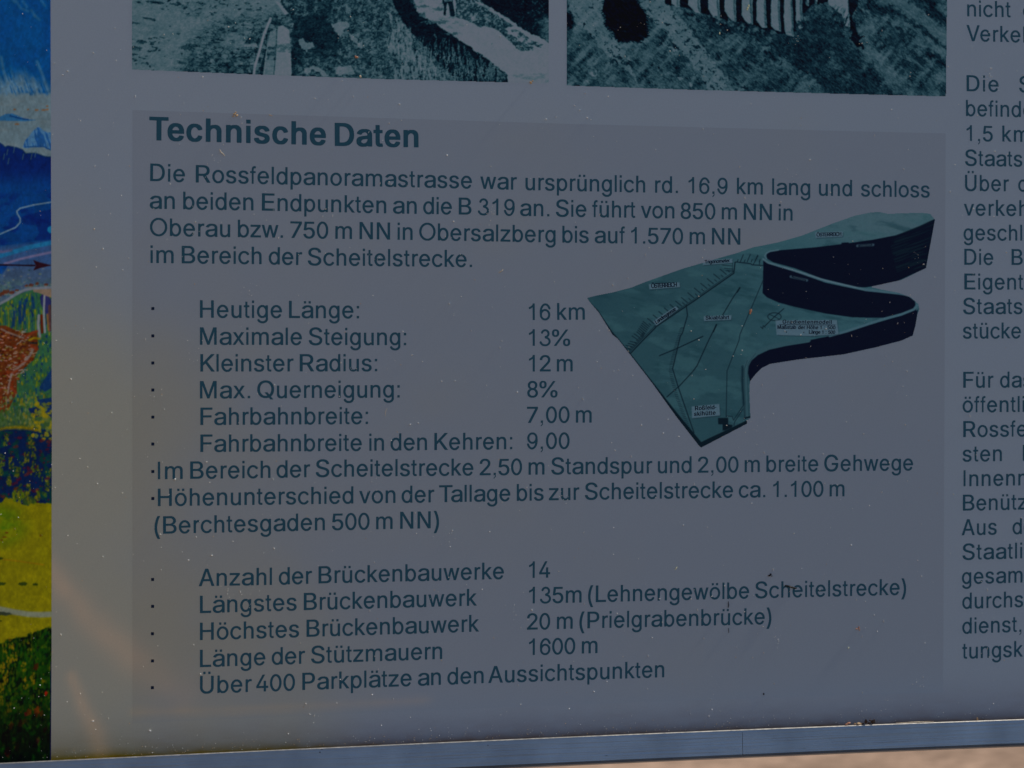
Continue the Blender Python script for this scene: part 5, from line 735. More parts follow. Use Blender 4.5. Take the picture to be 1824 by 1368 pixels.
pc.line([(-80, 1070), (-20, 1080), (0, 1085), (24, 1090), (50, 1094), (72, 1095), (92, 1094)], 10, (92, 100, 90), .95, 3); pc.blob(4, 1093, 16, 3.6, (34, 44, 40), .95, .05, .4); pc.blob(0, 1106, 4, 2, (46, 50, 20), .9)
# near forest
nf = sst(0, 5, Y - np.interp(X, [-260, -60, 0, 30, 50, 70, 92], [1170, 1150, 1140, 1132, 1126, 1118, 1112]) - 6 * vn(X / 5, Y / 5, 86)); pc.put(nf, (14, 44, 18)); pc.put(nf * sst(.45, .62, fbm(X / 12, Y / 16, 87)), (2, 14, 18), .9)
dabs(1700, -60, 92, 1120, 1356, [(22, 60, 20), (40, 62, 18), (12, 48, 22), (4, 24, 20), (56, 64, 16), (8, 16, 24), (30, 50, 16)], (1.1, 2.6), (2, 5), .75, lambda x, y: y > np.interp(x, [0, 92], [1146, 1118]))
for x, y, n in ((53, 1144, 3), (16, 1172, 7), (26, 1164, 6), (42, 1182, 4), (10, 1200, 6), (46, 1212, 7), (58, 1204, 8), (3, 1222, 7), (10, 1212, 5), (1, 1245, 6), (16, 1254, 5), (4, 1185, 8), (-10, 1200, 9), (-20, 1240, 9), (78, 1206, 3), (20, 1142, 6), (8, 1150, 6)):
    for k in range(n * 3): pc.blob(x + rng.uniform(-4, 4), y + rng.uniform(-5, 14), rng.uniform(1.0, 2.2), rng.uniform(1.6, 3.6), rng.choice([(98, 84, 20), (76, 74, 18), (54, 64, 18), (92, 70, 16)]), .6)
for x, y, r, c in ((82, 1236, 4, (140, 22, 20)), (46, 1272, 4, (96, 16, 26)), (52, 1268, 6, (92, 40, 14)), (66, 1266, 8, (84, 34, 14)), (74, 1270, 5, (66, 36, 16)), (20, 1292, 6, (60, 30, 16)), (80, 1300, 5, (46, 20, 20)), (14, 1340, 8, (54, 12, 12)), (36, 1290, 6, (50, 26, 20)), (66, 1320, 6, (44, 18, 24)), (44, 1284, 5, (58, 44, 16)), (30, 1330, 7, (42, 22, 14)), (64, 1188, 6, (50, 20, 14))): pc.blob(x, y, r * .7, r * 1.2, c, .8, .2, .8)
pc.put(sst(1215, 1320, Y) * sst(.3, .6, fbm(X / 9, Y / 14, 88) + .1), (2, 8, 18), .75); pc.line([(90.6, 1180), (90.6, 1356)], 2.2, (14, 14, 66), .8)

for k in (0,): nz_ = (1 - .6 * sst(60, 100, pc.c.min(2)))[..., None]; pc.c = pc.c * (1 + nz_ * .30 * (fbm(X / 3.2, Y / 4.5, 301, 3)[..., None] - .5) + nz_ * .18 * (fbm(X / 12, Y / 16, 302, 2)[..., None] - .5)) * .97
pc.c = blur(pc.c, 1)
cu_x = np.interp(Y[:, 0], [-45, 0, 345, 760, 1160, 1364], [89.8, 90, 91, 92.3, 91.8, 90.8])
pc.X = np.where(X > 80, X + (cu_x[:, None] - 91) * (X - 80) / 11, X)
pc.m = Y <= np.interp(pc.X, RAIL_X, RAIL_Y) + 16
M_PAINT = M_PRINT
canvas_obj('panorama_print', pc, 0.00004, M_PAINT, sheet)['label'] = 'strip of a painted alpine panorama with blue ridges, red-roofed town and yellow meadow'

# ------------------------------------------------------------------ picture of the gradient model
def mp(x, y): return (1020 + x / 5.365, 360 + y / 5.365)          # surveyed on three enlarged details
def mq(x, y): return (1340 + x / 5.365, 360 + y / 5.365)
def mr(x, y): return (1100 + x / 5.365, 560 + y / 5.365)
pc = Canvas(1042, 370, 1670, 802, 1.3); X, Y = pc.X, pc.Y
land = [mp(135, 915), mp(235, 890), mp(380, 862), mp(560, 815), mp(665, 772), mp(860, 702), mp(1050, 635), mp(1240, 580), mp(1400, 532), mp(1560, 488), mp(1700, 438), mq(0, 432), mq(240, 385), mq(480, 316), mq(760, 205), mq(980, 128), mq(1120, 100), mq(1210, 92), mq(1300, 110), mq(1450, 106), mq(1600, 100), mq(1700, 110), mq(1748, 165),
        mq(1662, 632), (1606, 499), (1551, 511), (1570, 515.5), (1600, 521), (1622, 529), (1636, 541), (1638, 551), (1634.5, 560), (1631, 580), (1626, 598), (1606, 607), (1560, 619), (1503, 631.5), (1423, 640.5), (1372, 648.5), (1357, 656), (1346, 667), (1336, 680), (1335, 700), (1337, 745), (1331, 750), (1331, 755), mr(800, 1275), mr(780, 1262), mr(560, 980), mr(330, 660), mr(130, 400), mr(0, 235), mp(380, 1270), mp(250, 1060), mp(160, 955)]
lm = pc.poly(land); pc.c[:] = (34, 62, 72)
gx = np.clip((X - 1060) / 560, 0, 1); pc.c = pc.c + (np.array([44, 76, 86.]) - pc.c) * sst(.1, .8, gx + (480 - Y) / 900)[..., None]
pc.put(sst(1360, 1560, X) * sst(470, 400, Y), (58, 82, 92), .95); pc.put(sst(.55, .8, fbm((X + 2.4 * Y) / 70, (Y - .3 * X) / 14, 90)), (24, 52, 62), .55); pc.put(sst(.52, .3, fbm((X + 2 * Y) / 60, (Y - .35 * X) / 18, 91)), (48, 80, 88), .5)
pc.put(sst(1130, 1050, X) * sst(600, 500, Y), (26, 52, 64), .5)
K, N = (9, 22, 34), (5, 13, 31)
def L(pts, w, c=K, a=1.0, soft=.8): pc.line(pts, w, c, a, soft)
# dark sloping edge on the left and along the bottom
pc.put(pc.poly([mp(160, 955), mp(240, 1030), mp(380, 1240), mr(0, 222), mr(120, 370), mr(320, 625), mr(560, 930), mr(800, 1220), mr(880, 1180), mr(1010, 1120), mr(1240, 1010), mr(1240, 1050), mr(800, 1278), mr(778, 1265), mr(560, 985), mr(330, 665), mr(110, 405), mr(-6, 240), mp(370, 1270), mp(250, 1075), mp(150, 955)]), K)
# ribbon walls, near-black
pc.put(pc.poly([mq(135, 500), mq(160, 478), mq(260, 460), mq(600, 432), mq(850, 402), mq(855, 388), mq(920, 384), mq(922, 392), mq(1150, 360), mq(1380, 315), mq(1560, 245), mq(1748, 160), mq(1725, 300), mq(1690, 480), mq(1660, 630), mq(1400, 750), mq(1250, 790), mq(1080, 815), mq(1000, 812), mq(650, 725), mq(400, 630), mq(200, 575), mq(140, 540)]), N)
pc.put(pc.poly([mq(104, 548), mq(160, 590), mq(380, 655), mq(700, 770), mq(1080, 850), mq(1400, 878), mq(1500, 905), mq(1555, 950), mq(1560, 1000), mq(1500, 1040), mq(1260, 1105), mq(1100, 1105), mq(950, 1100), mq(700, 1065), mq(400, 1000), mq(250, 960), mq(140, 910), mq(98, 870), mq(103, 720)]), N)
pc.put(pc.poly([mq(1585, 1015), (1631, 580), (1626, 598), (1606, 607), (1560, 619), (1503, 631.5), (1423, 640.5), (1372, 648.5), (1357, 656), (1346, 667), (1336, 680), mr(1246, 560), mr(1255, 480), mr(1300, 410), mr(1400, 340), mr(1600, 290), mr(1824, 248), mq(760, 1275), mq(1100, 1180), mq(1400, 1090)]), N)
pc.put(sst(.55, .75, vn(X / 30, (Y + .35 * X) / 1.6, 92)) * pc.poly([mq(1300, 330), mq(1748, 160), mq(1660, 630), mq(1400, 745)]), (14, 30, 40), .6)
# pale road rim on top of the ribbon
RIM = (62, 88, 100)
rimp = [mq(135, 540), mq(118, 515), mq(135, 488), mq(170, 470), mq(250, 457)]
L(rimp, 2.4, RIM, 1); L([mq(104, 545), mq(150, 578), mq(380, 648), mq(700, 752), mq(1070, 835), mq(1400, 870)], 3.6, RIM); L([mq(300, 620), mq(700, 748), mq(1000, 818)], 1.6, (78, 98, 110), .8)
L([mq(1080, 838), mq(1400, 872), mq(1500, 888), mq(1560, 925), mq(1582, 975), mq(1545, 1025), mq(1420, 1075), mq(1250, 1118), mq(900, 1235), mq(740, 1278)], 4.4, (56, 84, 96)); L([mq(1400, 865), mq(1520, 880), mq(1590, 930), mq(1600, 985), mq(1570, 1030)], 2.4, (48, 76, 88))
L([mr(1824, 246), mr(1600, 282), mr(1440, 318), mr(1330, 370), mr(1260, 430), mr(1225, 500), mr(1222, 600), mr(1236, 990)], 8, (42, 70, 80)); L([mr(1200, 520), mr(1200, 700), mr(1215, 990)], 1.4, K, .7); L([mr(1240, 440), mr(1213, 520), mr(1213, 640), mr(1226, 990)], .9, K, .55); L([mr(1320, 372), mr(1247, 470), mr(1240, 600), mr(1252, 985)], .9, K, .45)
L([mr(1194, 500), mr(1190, 640), mr(1205, 860)], 3.6, (12, 30, 42), .8, 3); L([mr(1216, 992), mr(1272, 978)], 3, K)
# boundary line with ticks
bl = [mr(122, 374), mr(240, 250), mr(362, 128), mp(790, 1195), mp(1160, 945), mp(1540, 680), mp(1552, 575)]
L(bl, 2.0); L([(x - 2.2, y - 1.6) for x, y in bl[:-1]] + [mp(1528, 580)], .9, K, .9)
for k in range(54):
    t = k / 53; P = np.array([mr(112, 352), mr(240, 222), mp(735, 1185), mp(1090, 965), mp(1500, 668)]); s_ = t * 3.999; j = int(s_); p = P[j] + (P[j + 1] - P[j]) * (s_ - j)
    if 17 < k < 26 and k % 2: continue
    if k % 2 == 0: L([tuple(p), (p[0] - (13 if k < 14 else 11), p[1] - (3 if k < 10 else 9))], 1.25)
    else: L([tuple(p), (p[0] - 3.5, p[1] - 3)], 1.1)
for k, (x, y) in enumerate(((1490, 610), (1500, 640), (1505, 660))): L([mp(x + 30, y), mp(x - 60 + 10 * k, y - 8)], 1)
L([mp(1560, 572), mp(1700, 588), mq(0, 600), mq(104, 606)], 1.6)
for x, h in ((1572, 22), (1602, 70), (1640, 20), (1668, 72), (1706, 24), (1740, 66), (1782, 24)): L([mp(x, 572), mp(x + h * .42, 572 - h)], 1.2)
L([mq(10, 595), mq(55, 512)], 1.1); L([mq(66, 600), mq(74, 560)], 1)
# ski runs
L([mp(1085, 985), mp(1098, 1080), mp(1050, 1250), mr(600, 210), mr(526, 520), mr(575, 680), mr(730, 1130)], 1.6)
pl = [mp(1050, 1200), mr(610, 130), mr(555, 300), mr(510, 480), mr(505, 540), mr(530, 660), mr(570, 800), mr(630, 960), mr(690, 1110)]
for (a, b) in zip(pl[:-1], pl[1:]):
    n = max(2, int(math.hypot(b[0] - a[0], b[1] - a[1]) / 3.1))
    for k in range(n):
        x = a[0] + (b[0] - a[0]) * k / n; y = a[1] + (b[1] - a[1]) * k / n; L([(x - 2.2, y + .6), (x + 2.8, y)], .8, K, .85)
L([mr(400, 395), mr(570, 325), mr(815, 210)], 1.7); L([mr(945, 98), mr(915, 165)], 2.6); L([mr(945, 98), mr(860, 270), mr(760, 490), mr(720, 545), mr(590, 685), mr(470, 790)], 1.6)
L([mp(1598, 818), mp(1540, 900), mp(1430, 1085)], 1.5); L([mp(1598, 818), mp(1572, 860)], 2.6)
L([mq(104, 745), mp(1700, 1030), mp(1600, 1260), mr(1160, 250), mr(1046, 540), mr(1038, 980)], 1.1)
# hut, drive
pc.put(pc.poly([mr(960, 988), mr(1058, 988), mr(1058, 1050), mr(1100, 1058), mr(1095, 1078), mr(1030, 1108), mr(1003, 1110), mr(1003, 1052), mr(962, 1050)]), K)
L([mr(1040, 972), mr(1095, 974), mr(1108, 1012), mr(1200, 872)], 1); L([mr(1200, 905), mr(1120, 1025), mr(1112, 1062)], 1)
# north arrow
t_ = [(mq(212, 1095)[0] + 12 * math.cos(a), mq(212, 1095)[1] + 7 * math.sin(a)) for a in np.linspace(0, 2 * math.pi, 25)]; L(t_, 1.2); L([mq(302, 1018), mq(212, 1095), mq(120, 1185)], 1.4); L([mq(160, 1070), mq(262, 1120)], 1); L([mq(80, 1192), mq(100, 1210), mq(104, 1180), mq(124, 1196)], 1.2)
# paper captions
LAB = (66, 88, 102)
for P in ([mp(728, 785), mp(1020, 766), mp(1026, 812), mp(734, 834)], [mp(1240, 560), mp(1525, 540), mp(1528, 580), mp(1246, 602)], [mp(768, 1140), mp(985, 995), mp(1012, 1022), mp(800, 1180)], [mp(1252, 1090), mp(1518, 1080), mp(1516, 1124), mp(1256, 1136)],
          [mq(600, 290), mq(866, 280), mq(862, 330), mq(606, 342)], [mq(222, 1130), mq(808, 1126), mq(826, 1262), mq(560, 1280), mq(232, 1270)], [mr(708, 880), mr(972, 856), mr(980, 965), mr(712, 992)]):
    sh = [(x + 1.2, y + 1.6) for x, y in P]; pc.put(pc.poly(sh), K, .35); pc.put(pc.poly(P), LAB)
for c, d in ((mq(1004, 418), mq(1155, 408)), (mq(368, 712), mq(522, 748))):
    pc.line([c, d], 4.4, (44, 62, 76)); pc.line([(c[0] + 3, c[1]), (d[0] - 3, d[1])], 3.2, (10, 20, 34)); pc.line([(c[0] + 5, c[1]), (d[0] - 4, d[1])], 1.1, (60, 78, 90), .8)
pc.put(.12 * vn(X / 1.5, Y / 1.5, 93), (14, 34, 44), 1)
pc.c = blur(pc.c, 1)
pc.m = lm >= .5
mo = canvas_obj('picture_print', pc, 0.00004, M_PRINT, sheet); mo['label'] = 'cut-out picture of a terrain model with a dark winding ribbon road'
def cap(s, p0, p1, h, lb=None):
    w = [(t, ) for t in s.split(' ')]
    h = h * 1.22; e = float(board(p0[0], p0[1] - h)[1] - board(p0[0], p0[1])[1]) / .718
    # words spread over the caption by their natural widths
    nat = [sum(GLYPH['r' + c][0] for c in t[0]) for t in w]; tot = sum(nat) + 330 * (len(w) - 1); x = p0[0]; words = []
    for t, n in zip(w, nat):
        d = (p1[0] - p0[0]) * n / tot; words.append((t[0], x, x + d * .97)); x += d + (p1[0] - p0[0]) * 330 / tot
    V, F = [], []
    for k in (0, 1):                                                # each stroke laid twice, a hair apart: a fat felt pen
        for w_ in words: word_geo(w_[0], 'r', e, w_[1] + .5 * k, w_[2] + .5 * k, [(p[0], p[1] - .25 * k) for p in (p0, p1)], V, F, 0.00007 + .00001 * k)
    mesh_obj('caption', V, F, M_LABEL, sheet)
cap('ÖSTERREICH', mp(750, 822), mp(1002, 808), 6.6); cap('Trigonometer', mp(1262, 590), mp(1508, 574), 5.4); cap('Landesgrenze', mp(800, 1166), mp(996, 1030), 5.6)
cap('Skiabfahrt', mp(1270, 1124), mp(1500, 1118), 5.6); cap('ÖSTERREICH', mq(614, 330), mq(856, 322), 5.4)
cap('Gradientenmodell', mq(288, 1162), mq(772, 1164), 5.6); cap('Maßstab der Höhe 1 : 500', mq(240, 1212), mq(795, 1216), 5.4); cap('Länge 1 : 500', mq(540, 1258), mq(792, 1260), 5.2)
cap('Roßfeld-', mr(740, 918), mr(950, 904), 6.2); cap('skihütte', mr(730, 972), mr(942, 958), 6.2)
def strip(name, a, b, w, m, off):
    (u0, z0), (u1, z1) = board(*a), board(*b); d = np.array([u1 - u0, z1 - z0]); n = np.array([-d[1], d[0]]) / np.hypot(*d) * w / 2
    q = [(u0 - n[0], z0 - n[1]), (u1 - n[0], z1 - n[1]), (u1 + n[0], z1 + n[1]), (u0 + n[0], z0 + n[1])]
    mesh_obj(name, [(x, -off, z) for x, z in q], [(0, 1, 2, 3)], m, sheet)
strip('underline', mq(258, 1172), mq(795, 1174), 0.00045, M_LABEL, 0.00007)
for a in (mq(326, 1250), mq(492, 1252)): strip('ditto_mark', a, (a[0], a[1] - 2.4), 0.0006, M_LABEL, 0.00007)

# ------------------------------------------------------------------ aluminium rail along the bottom
RH = 0.0207
prof = [(-0.0246, -0.0055), (-0.0246, -0.0002), (-0.0248, 0.0), (-0.0256, 0.0), (-0.0260, -0.0004), (-0.0286, -RH + 0.0035), (-0.0282, -RH + 0.0016), (-0.0266, -RH + 0.0004), (-0.024, -RH), (0.022, -RH), (0.022, -RH + 0.006), (0.0172, -RH + 0.006), (0.0172, -0.0055)]
xs_ = np.linspace(-252, 2118, 60); ys_ = np.interp(xs_, RAIL_X, RAIL_Y)
ys_s = np.poly1d(np.polyfit(RAIL_X, RAIL_Y, 3))(xs_)
RU, RZ = board(xs_, ys_s, -0.0258)
V = [(u, p[0], z + p[1]) for u, z in zip(RU, RZ) for p in prof]; n = len(prof); F = []
for i in range(len(xs_) - 1):
    for j in range(n): F.append((i * n + j, i * n + (j + 1) % n, (i + 1) * n + (j + 1) % n, (i + 1) * n + j))
F.append(tuple(range(n - 1, -1, -1))); F.append(tuple((len(xs_) - 1) * n + j for j in range(n)))
rail = mesh_obj('frame_rail', V, F, M_RAIL, root)
bm_fix = rail.data
import bmesh
bmx = bmesh.new(); bmx.from_mesh(bm_fix); bmesh.ops.recalc_face_normals(bmx, faces=bmx.faces); bmx.to_mesh(bm_fix); bmx.free()
def rail_z(u): return float(np.interp(u, RU, RZ))
# bright sawn edge, a hair proud of the rail
V = []; F = []
jr = np.random.RandomState(3)
for i, (u, z) in enumerate(zip(np.linspace(RU[0], RU[-1], 400), np.interp(np.linspace(RU[0], RU[-1], 400), RU, RZ))):
    h = 0.00025 + 0.00018 * jr.rand(); V += [(u, -0.0247, z + .00003), (u, -0.0258, z + .00004), (u, -0.02625, z - .00025 - h * .5)]
for i in range(399): F += [(i * 3, i * 3 + 1, i * 3 + 4, i * 3 + 3), (i * 3 + 1, i * 3 + 2, i * 3 + 5, i * 3 + 4)]
mesh_obj('rail_lip', V, F, M_LIP, rail)
def rail_pt(x, y):                       # a spot on the front of the rail
    Y = -0.0273; u, z = board(x, y, Y); t = (rail_z(float(u)) - float(z) - .0004) / (RH - .0039); Y = -0.0260 - .0026 * t
    u, z = board(x, y, Y); return float(u), Y - .00006, float(z)
a, b = rail_pt(1322.3, 1304), rail_pt(1323, 1344)
mesh_obj('scratch', [(a[0] - .00011, a[1], a[2]), (a[0] + .00011, a[1], a[2]), (b[0] + .00008, b[1], b[2]), (b[0] - .00012, b[1], b[2]), ((a[0] + b[0]) / 2 + .00018, (a[1] + b[1]) / 2 - .00002, (a[2] + b[2]) / 2)], [(0, 3, 4), (0, 4, 1), (3, 2, 4), (1, 4, 2)], M_BLK, rail)

for k, (x, y, w_, h_) in enumerate(((570, 1340, .0011, .0013), (869, 1327.5, .0009, .0008), (573, 1335, .0016, .0004), (1196, 1352, .0030, .0003), (1080, 1346, .0024, .0003), (760, 1352, .0004, .0004), (1640, 1309, .0004, .0005), (1432, 1333, .0022, .00025))):
    c_ = rail_pt(x, y); a_ = [(c_[0] + w_ / 2 * math.cos(q) * (1 + .3 * math.sin(3 * q + k)), c_[1] - .00002 + .12 * h_ / 2 * math.sin(q), c_[2] + h_ / 2 * math.sin(q) * (1 + .3 * math.cos(2 * q + k))) for q in np.linspace(0, 2 * math.pi, 9)[:-1]]
    mesh_obj('dent' if k < 2 else 'scratch', a_, [tuple(range(8))], M_GRIME, rail)

# ------------------------------------------------------------------ small things lying on or stuck to the board
def flake(name, pts, m, label, cat, thick=0.0004, jag=.25, seed=1, group=None):
    """an irregular little crumb: pts = [(U, Y, Z, radius)] joined into one lumpy mesh"""
    r = np.random.RandomState(seed); V = []; F = []
    t = (1 + 5 ** .5) / 2
    ico = np.array([(-1, t, 0), (1, t, 0), (-1, -t, 0), (1, -t, 0), (0, -1, t), (0, 1, t), (0, -1, -t), (0, 1, -t), (t, 0, -1), (t, 0, 1), (-t, 0, -1), (-t, 0, 1)]) / math.hypot(1, t)
    fc = [(0, 11, 5), (0, 5, 1), (0, 1, 7), (0, 7, 10), (0, 10, 11), (1, 5, 9), (5, 11, 4), (11, 10, 2), (10, 7, 6), (7, 1, 8), (3, 9, 4), (3, 4, 2), (3, 2, 6), (3, 6, 8), (3, 8, 9), (4, 9, 5), (2, 4, 11), (6, 2, 10), (8, 6, 7), (9, 8, 1)]
    c = np.mean([p[:3] for p in pts], 0)
    for (x, y, z, rx, rz) in pts:
        n0 = len(V); s = 1 + jag * (r.rand(12, 1) * 2 - 1)
        V += list(ico * s * [rx, min(rx, rz) * .8 + thick * .2, rz] + [x - c[0], y - c[1], z - c[2]]); F += [tuple(i + n0 for i in f) for f in fc]
    o = mesh_obj(name, V, F, m); o.location = tuple(float(v) for v in c)
    return tag(o, label, cat, group)
def fibre(name, pts, w, m, label, cat, lift=0.0007, group=None):
    P = []
    for k, (x, y) in enumerate(pts):
        u, z = board(x, y); a = k / (len(pts) - 1); P.append(np.array([float(u), -0.0003 - lift * math.sin(math.pi * a), float(z)]))
    c = np.mean(P, 0); V = []; F = []
    for k, p in enumerate(P):
        d = P[min(k + 1, len(P) - 1)] - P[max(k - 1, 0)]; d /= np.linalg.norm(d); a = np.cross(d, [0, 1, 0]); a /= np.linalg.norm(a); b = np.cross(d, a)
        r = w / 2 * (1 - .6 * abs(2 * k / (len(P) - 1) - 1) ** 2)
        V += [p - c + r * (math.cos(q) * a + math.sin(q) * b) for q in (0, 1.26, 2.51, 3.77, 5.03)]
    for k in range(len(P) - 1):
        for j in range(5): F.append((k * 5 + j, k * 5 + (j + 1) % 5, k * 5 + 5 + (j + 1) % 5, k * 5 + 5 + j))
    F += [tuple(range(4, -1, -1)), tuple(len(V) - 5 + j for j in range(5))]
    o = mesh_obj(name, V, F, m); o.location = tuple(float(v) for v in c)
    return tag(o, label, cat, group)
def at(x, y, rx, rz, Y=-.0004): u, z = board(x, y, Y); return (float(u), Y, float(z), rx, rz)
def on_rail(x, y, rx, rz, Y=-.0252):
    u, z = board(x, y, Y); return (float(u), Y, max(float(z), rail_z(float(u)) + .7 * rz), rx, rz)
flake('debris_clump', [on_rail(1537, 1289, .0016, .0010), on_rail(1542, 1285, .0015, .0016), on_rail(1548, 1288, .0014, .0010), on_rail(1554, 1286, .0014, .0013), on_rail(1558, 1285, .0010, .0017), on_rail(1550, 1283, .0009, .0008)], M_BROWN, 'dark brown clump of dried plant debris lying on the rail edge', 'debris', jag=.45, seed=2)
flake('debris_clump', [on_rail(1523, 1290, .0012, .0008), on_rail(1529, 1289, .0015, .0011), on_rail(1533, 1290, .0012, .0008)], M_TAN, 'tan crumb of debris on the rail edge just left of the dark brown clump', 'debris', jag=.45, seed=3)
flake('seed_husk', [on_rail(1508, 1290, .0014, .0008), on_rail(1512, 1288, .0013, .0009)], M_RED, 'reddish dry husk on the rail edge, left of the tan crumb', 'husk', jag=.3, seed=4)
flake('seed_husk', [on_rail(1741, 1281, .0007, .0016)], M_TAN, 'small upright tan husk standing on the rail edge near the right side', 'husk', seed=5)
flake('straw', [on_rail(1600 + 6 * k, 1287.6 - .25 * k, .0022, .00045 * (1.2 - abs(k - 5) / 6), -.0252) for k in range(11)], M_STRAW, 'thin pale straw lying along the rail edge', 'straw', jag=.12, seed=6)
flake('seed_husk', [at(1337.5, 554, .0010, .0016), at(1336, 558, .0008, .0008)], M_RED, 'orange-brown husk stuck on the model picture near its north arrow', 'husk', seed=7)
flake('pollen_smear', [at(418, 203, .0011, .0007), at(422, 206, .0009, .0009), at(416, 207, .0008, .0005), at(420, 200, .0006, .0005)], M_TAN, 'tan pollen smear above the heading, over its letter n', 'smear', thick=0.0001, jag=.4, seed=8)
flake('pollen_smear', [at(481, 205, .0006, .0005), at(484, 206, .0004, .0003)], M_TAN, 'smallest tan pollen smear on the top edge of the grey data box', 'smear', jag=.4, seed=9)
flake('pollen_smear', [at(946, 147, .0009, .0011), at(949, 144, .0005, .0006)], M_TAN, 'tan pollen smear at the bottom right corner of the road photograph', 'smear', jag=.4, seed=10)
flake('seed_husk', [at(635, 102, .0012, .0008), at(633, 100, .0007, .0006)], M_RED, 'salmon pink husk stuck on the undergrowth of the road photograph', 'husk', seed=11)
flake('fleck', [at(642, 136, .0008, .0010)], M_STRAW, 'cream fleck on the bottom edge of the road photograph', 'fleck', seed=12)
flake('fleck', [at(1332, 14, .0007, .0011), at(1334, 10, .0006, .0010), at(1331, 17, .0005, .0007)], M_YEL, 'bright pale yellow sliver on the viaduct piers', 'fleck', thick=0, seed=13)
flake('fleck', [at(1282, 59, .0004, .0011)], M_YEL, 'pale yellow fleck on the dark bank below the viaduct piers', 'fleck', seed=14)
fibre('fibre', [(391, 265), (392, 269), (394, 272), (398, 275), (400, 278)], .0006, M_STRAW, 'curved straw-coloured fibre under the heading', 'fibre')
fibre('fibre', [(888, 486), (891, 484), (894, 482), (896, 480)], .0006, M_STRAW, 'short straw-coloured fibre right of the word Scheitelstrecke', 'fibre')
fibre('fibre', [(687, 742), (686, 736), (687, 731), (690, 727)], .0003, M_STRAW, 'thin curved fibre right of the word Fahrbahnbreite', 'fibre')
flake('seed_husk', [at(1530, 1118, .0006, .0013), at(1527, 1120, .0014, .0005), at(1531, 1122, .0004, .0009)], M_RED, 'winged reddish seed on the blank lower right of the data box', 'seed', seed=15)
flake('fleck', [at(1511.5, 1154, .0006, .0006)], M_YEL, 'bright round fleck below the winged reddish seed', 'fleck', seed=16)
flake('dead_insect', [at(1371, 1025, .0014, .0007), at(1373, 1023, .0008, .0008), at(1375, 1026, .0006, .0004)], M_BLK, 'tiny black dead insect above the word Scheitelstrecke', 'insect', seed=17)
flake('dead_insect', [at(1401 + 2.6 * k, 1043.2 + .75 * k, .0013, .0006) for k in range(7)], M_BLK, 'black sliver lying across the letters of Scheitelstrecke', 'insect', jag=.4, seed=18)
for p, l in (([(1297, 1071), (1297.5, 1078), (1297, 1083)], 'upper of two thin black streaks beside the word Prielgrabenbrücke'), ([(1297.5, 1119), (1298, 1127)], 'lower of two thin black streaks, under the word Prielgrabenbrücke')): fibre('dirt_streak', p, .0008, M_BLK, l, 'streak', lift=.0001)
flake('fleck', [at(1360.5, 1236, .0006, .0009)], M_BLK, 'black speck near the bottom edge of the grey data box', 'speck', seed=19)
flake('fleck', [at(842, 1050 + 51, .0004, .0006)], M_BLK, 'black speck just left of the word Brückenbauwerk end', 'speck', seed=20) if False else None
fibre('fibre', [(1202, 1015), (1204, 1012), (1206, 1009)], .0006, M_YEL, 'yellow cross-shaped fibre above the word Lehnengewölbe', 'fibre')
flake('fleck', [at(796.5, 276.5, .0006, .0006)], M_DUST, 'bright white speck right of the heading', 'speck', seed=21)
flake('fleck', [at(335.6, 998, .0006, .0006)], M_DUST, 'white speck above the word Anzahl', 'speck', seed=22)
flake('fleck', [at(168, 380 + 28, .0005, .0006)], M_STRAW, 'cream speck on the bare margin beside the painted strip', 'speck', seed=23)
flake('fleck', [at(312, 853.5, .0007, .0007)], M_DUST, 'white fleck under the word Im', 'speck', seed=24)
flake('fleck', [at(165, 1284.5, .0011, .0005)], M_DUST, 'flat white fleck low on the left margin', 'speck', seed=25)
flake('fleck', [at(266.5, 1301.5, .0008, .0007), at(268, 1302, .0005, .0005)], M_DUST, 'white fleck below the bottom left corner of the data box', 'speck', seed=26)
flake('fleck', [at(801, 1332 - 3, .0004, .0009), at(803, 1327, .0004, .0008)], M_STRAW, 'short pale sliver just above the rail, left of the middle', 'sliver', seed=27) if False else None

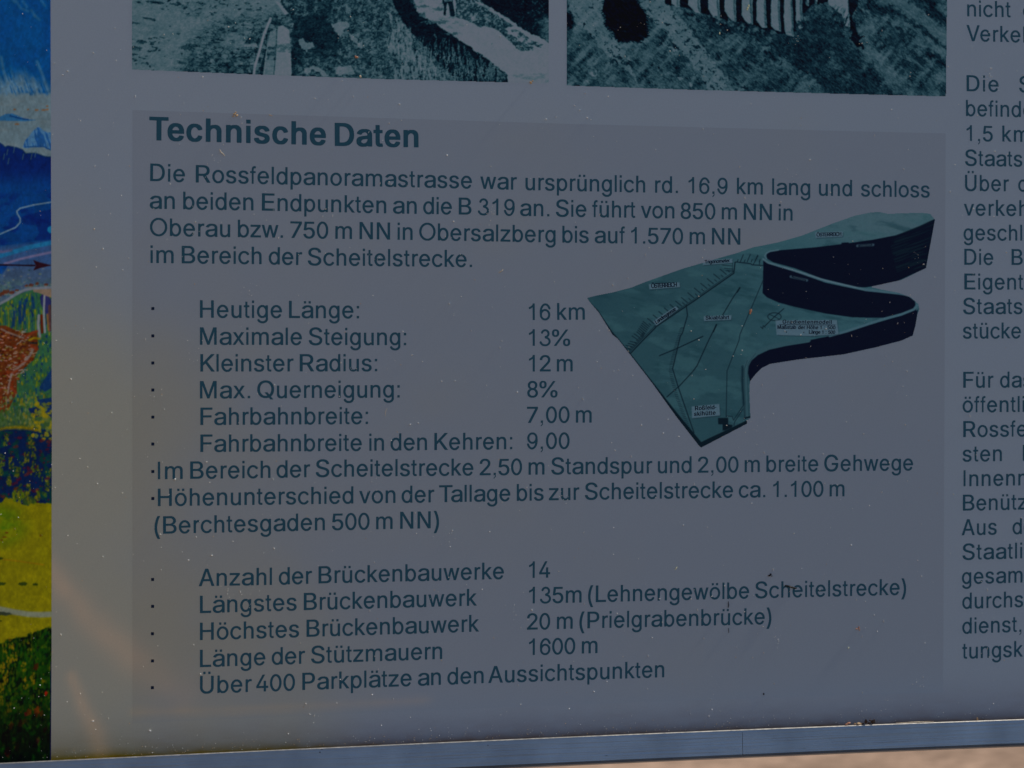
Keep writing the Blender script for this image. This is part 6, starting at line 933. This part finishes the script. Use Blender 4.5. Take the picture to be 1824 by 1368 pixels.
# the dust nobody could count: one mesh of tiny splinters and grains
R = np.random.RandomState(11)
V, F = [], []
def grain(x, y, L, w, ang, h):
    u, z = board(x, y); ry = np.interp(x, RAIL_X, RAIL_Y)
    if y > ry - 3: return
    q = surf(x, y, 0.0)
    d = np.array([math.cos(ang), 0, math.sin(ang)]) * L / 2; n = np.array([-math.sin(ang), 0, math.cos(ang)]) * w / 2
    n0 = len(V); V.extend([q - d, q + n, q + d, q - n, q + np.array([0, -h, 0])]); F.extend([(n0, n0 + 4, n0 + 3), (n0 + 3, n0 + 4, n0 + 2), (n0 + 2, n0 + 4, n0 + 1), (n0 + 1, n0 + 4, n0)])
for k in range(2600):
    x = R.uniform(-230, 2100); y = R.uniform(-250, 1345)
    if R.rand() > .35 + .65 * (fbm(np.array(x / 160.), np.array(y / 160.), 7) > .48): continue
    s = R.rand() ** 3; L = .0003 + .0011 * s
    grain(x, y, L, L * R.uniform(.4, .9), R.uniform(0, math.pi), L * R.uniform(.7, 1.5))
for k in range(26):                      # little clusters
    cx, cy = R.uniform(100, 1800), R.uniform(30, 1320)
    for j in range(R.randint(5, 14)): L = R.uniform(.0003, .0009); grain(cx + R.normal() * 9, cy + R.normal() * 9, L, L * .6, R.uniform(0, 3.1), L)
for k in range(90):                      # upright splinters
    x, y = R.uniform(60, 1800), R.uniform(10, 1330); grain(x, y, R.uniform(.0010, .0026), .00045, R.uniform(1.0, 2.0), .0009)
for k in range(260):                     # a drift of grit along the bottom edge
    x = R.uniform(0, 1824); L = R.uniform(.0002, .0007); grain(x, np.interp(x, RAIL_X, RAIL_Y) - 3.2 - abs(R.normal()) * 14, L, L * .7, R.uniform(0, 3.1), L)
d = mesh_obj('dust', V, F, M_DUST); tag(d, 'pale dust grains and splinters sticking to the printed sheet', 'dust', kind='stuff')
V, F = [], []
for k in range(170):
    x, y = R.uniform(-100, 1950), R.uniform(0, 1340); L = R.uniform(.0003, .0009); grain(x, y, L, L * .8, R.uniform(0, 3.1), L * .8)
for k in range(120):
    x = R.uniform(100, 1300); L = R.uniform(.0003, .0008); grain(x, np.interp(x, RAIL_X, RAIL_Y) - 3.2 - abs(R.normal()) * 8, L, L * .8, R.uniform(0, 3.1), L)
d = mesh_obj('pollen', V, F, M_TAN); tag(d, 'rust-coloured pollen grains scattered over the sheet and along the rail', 'pollen', kind='stuff')
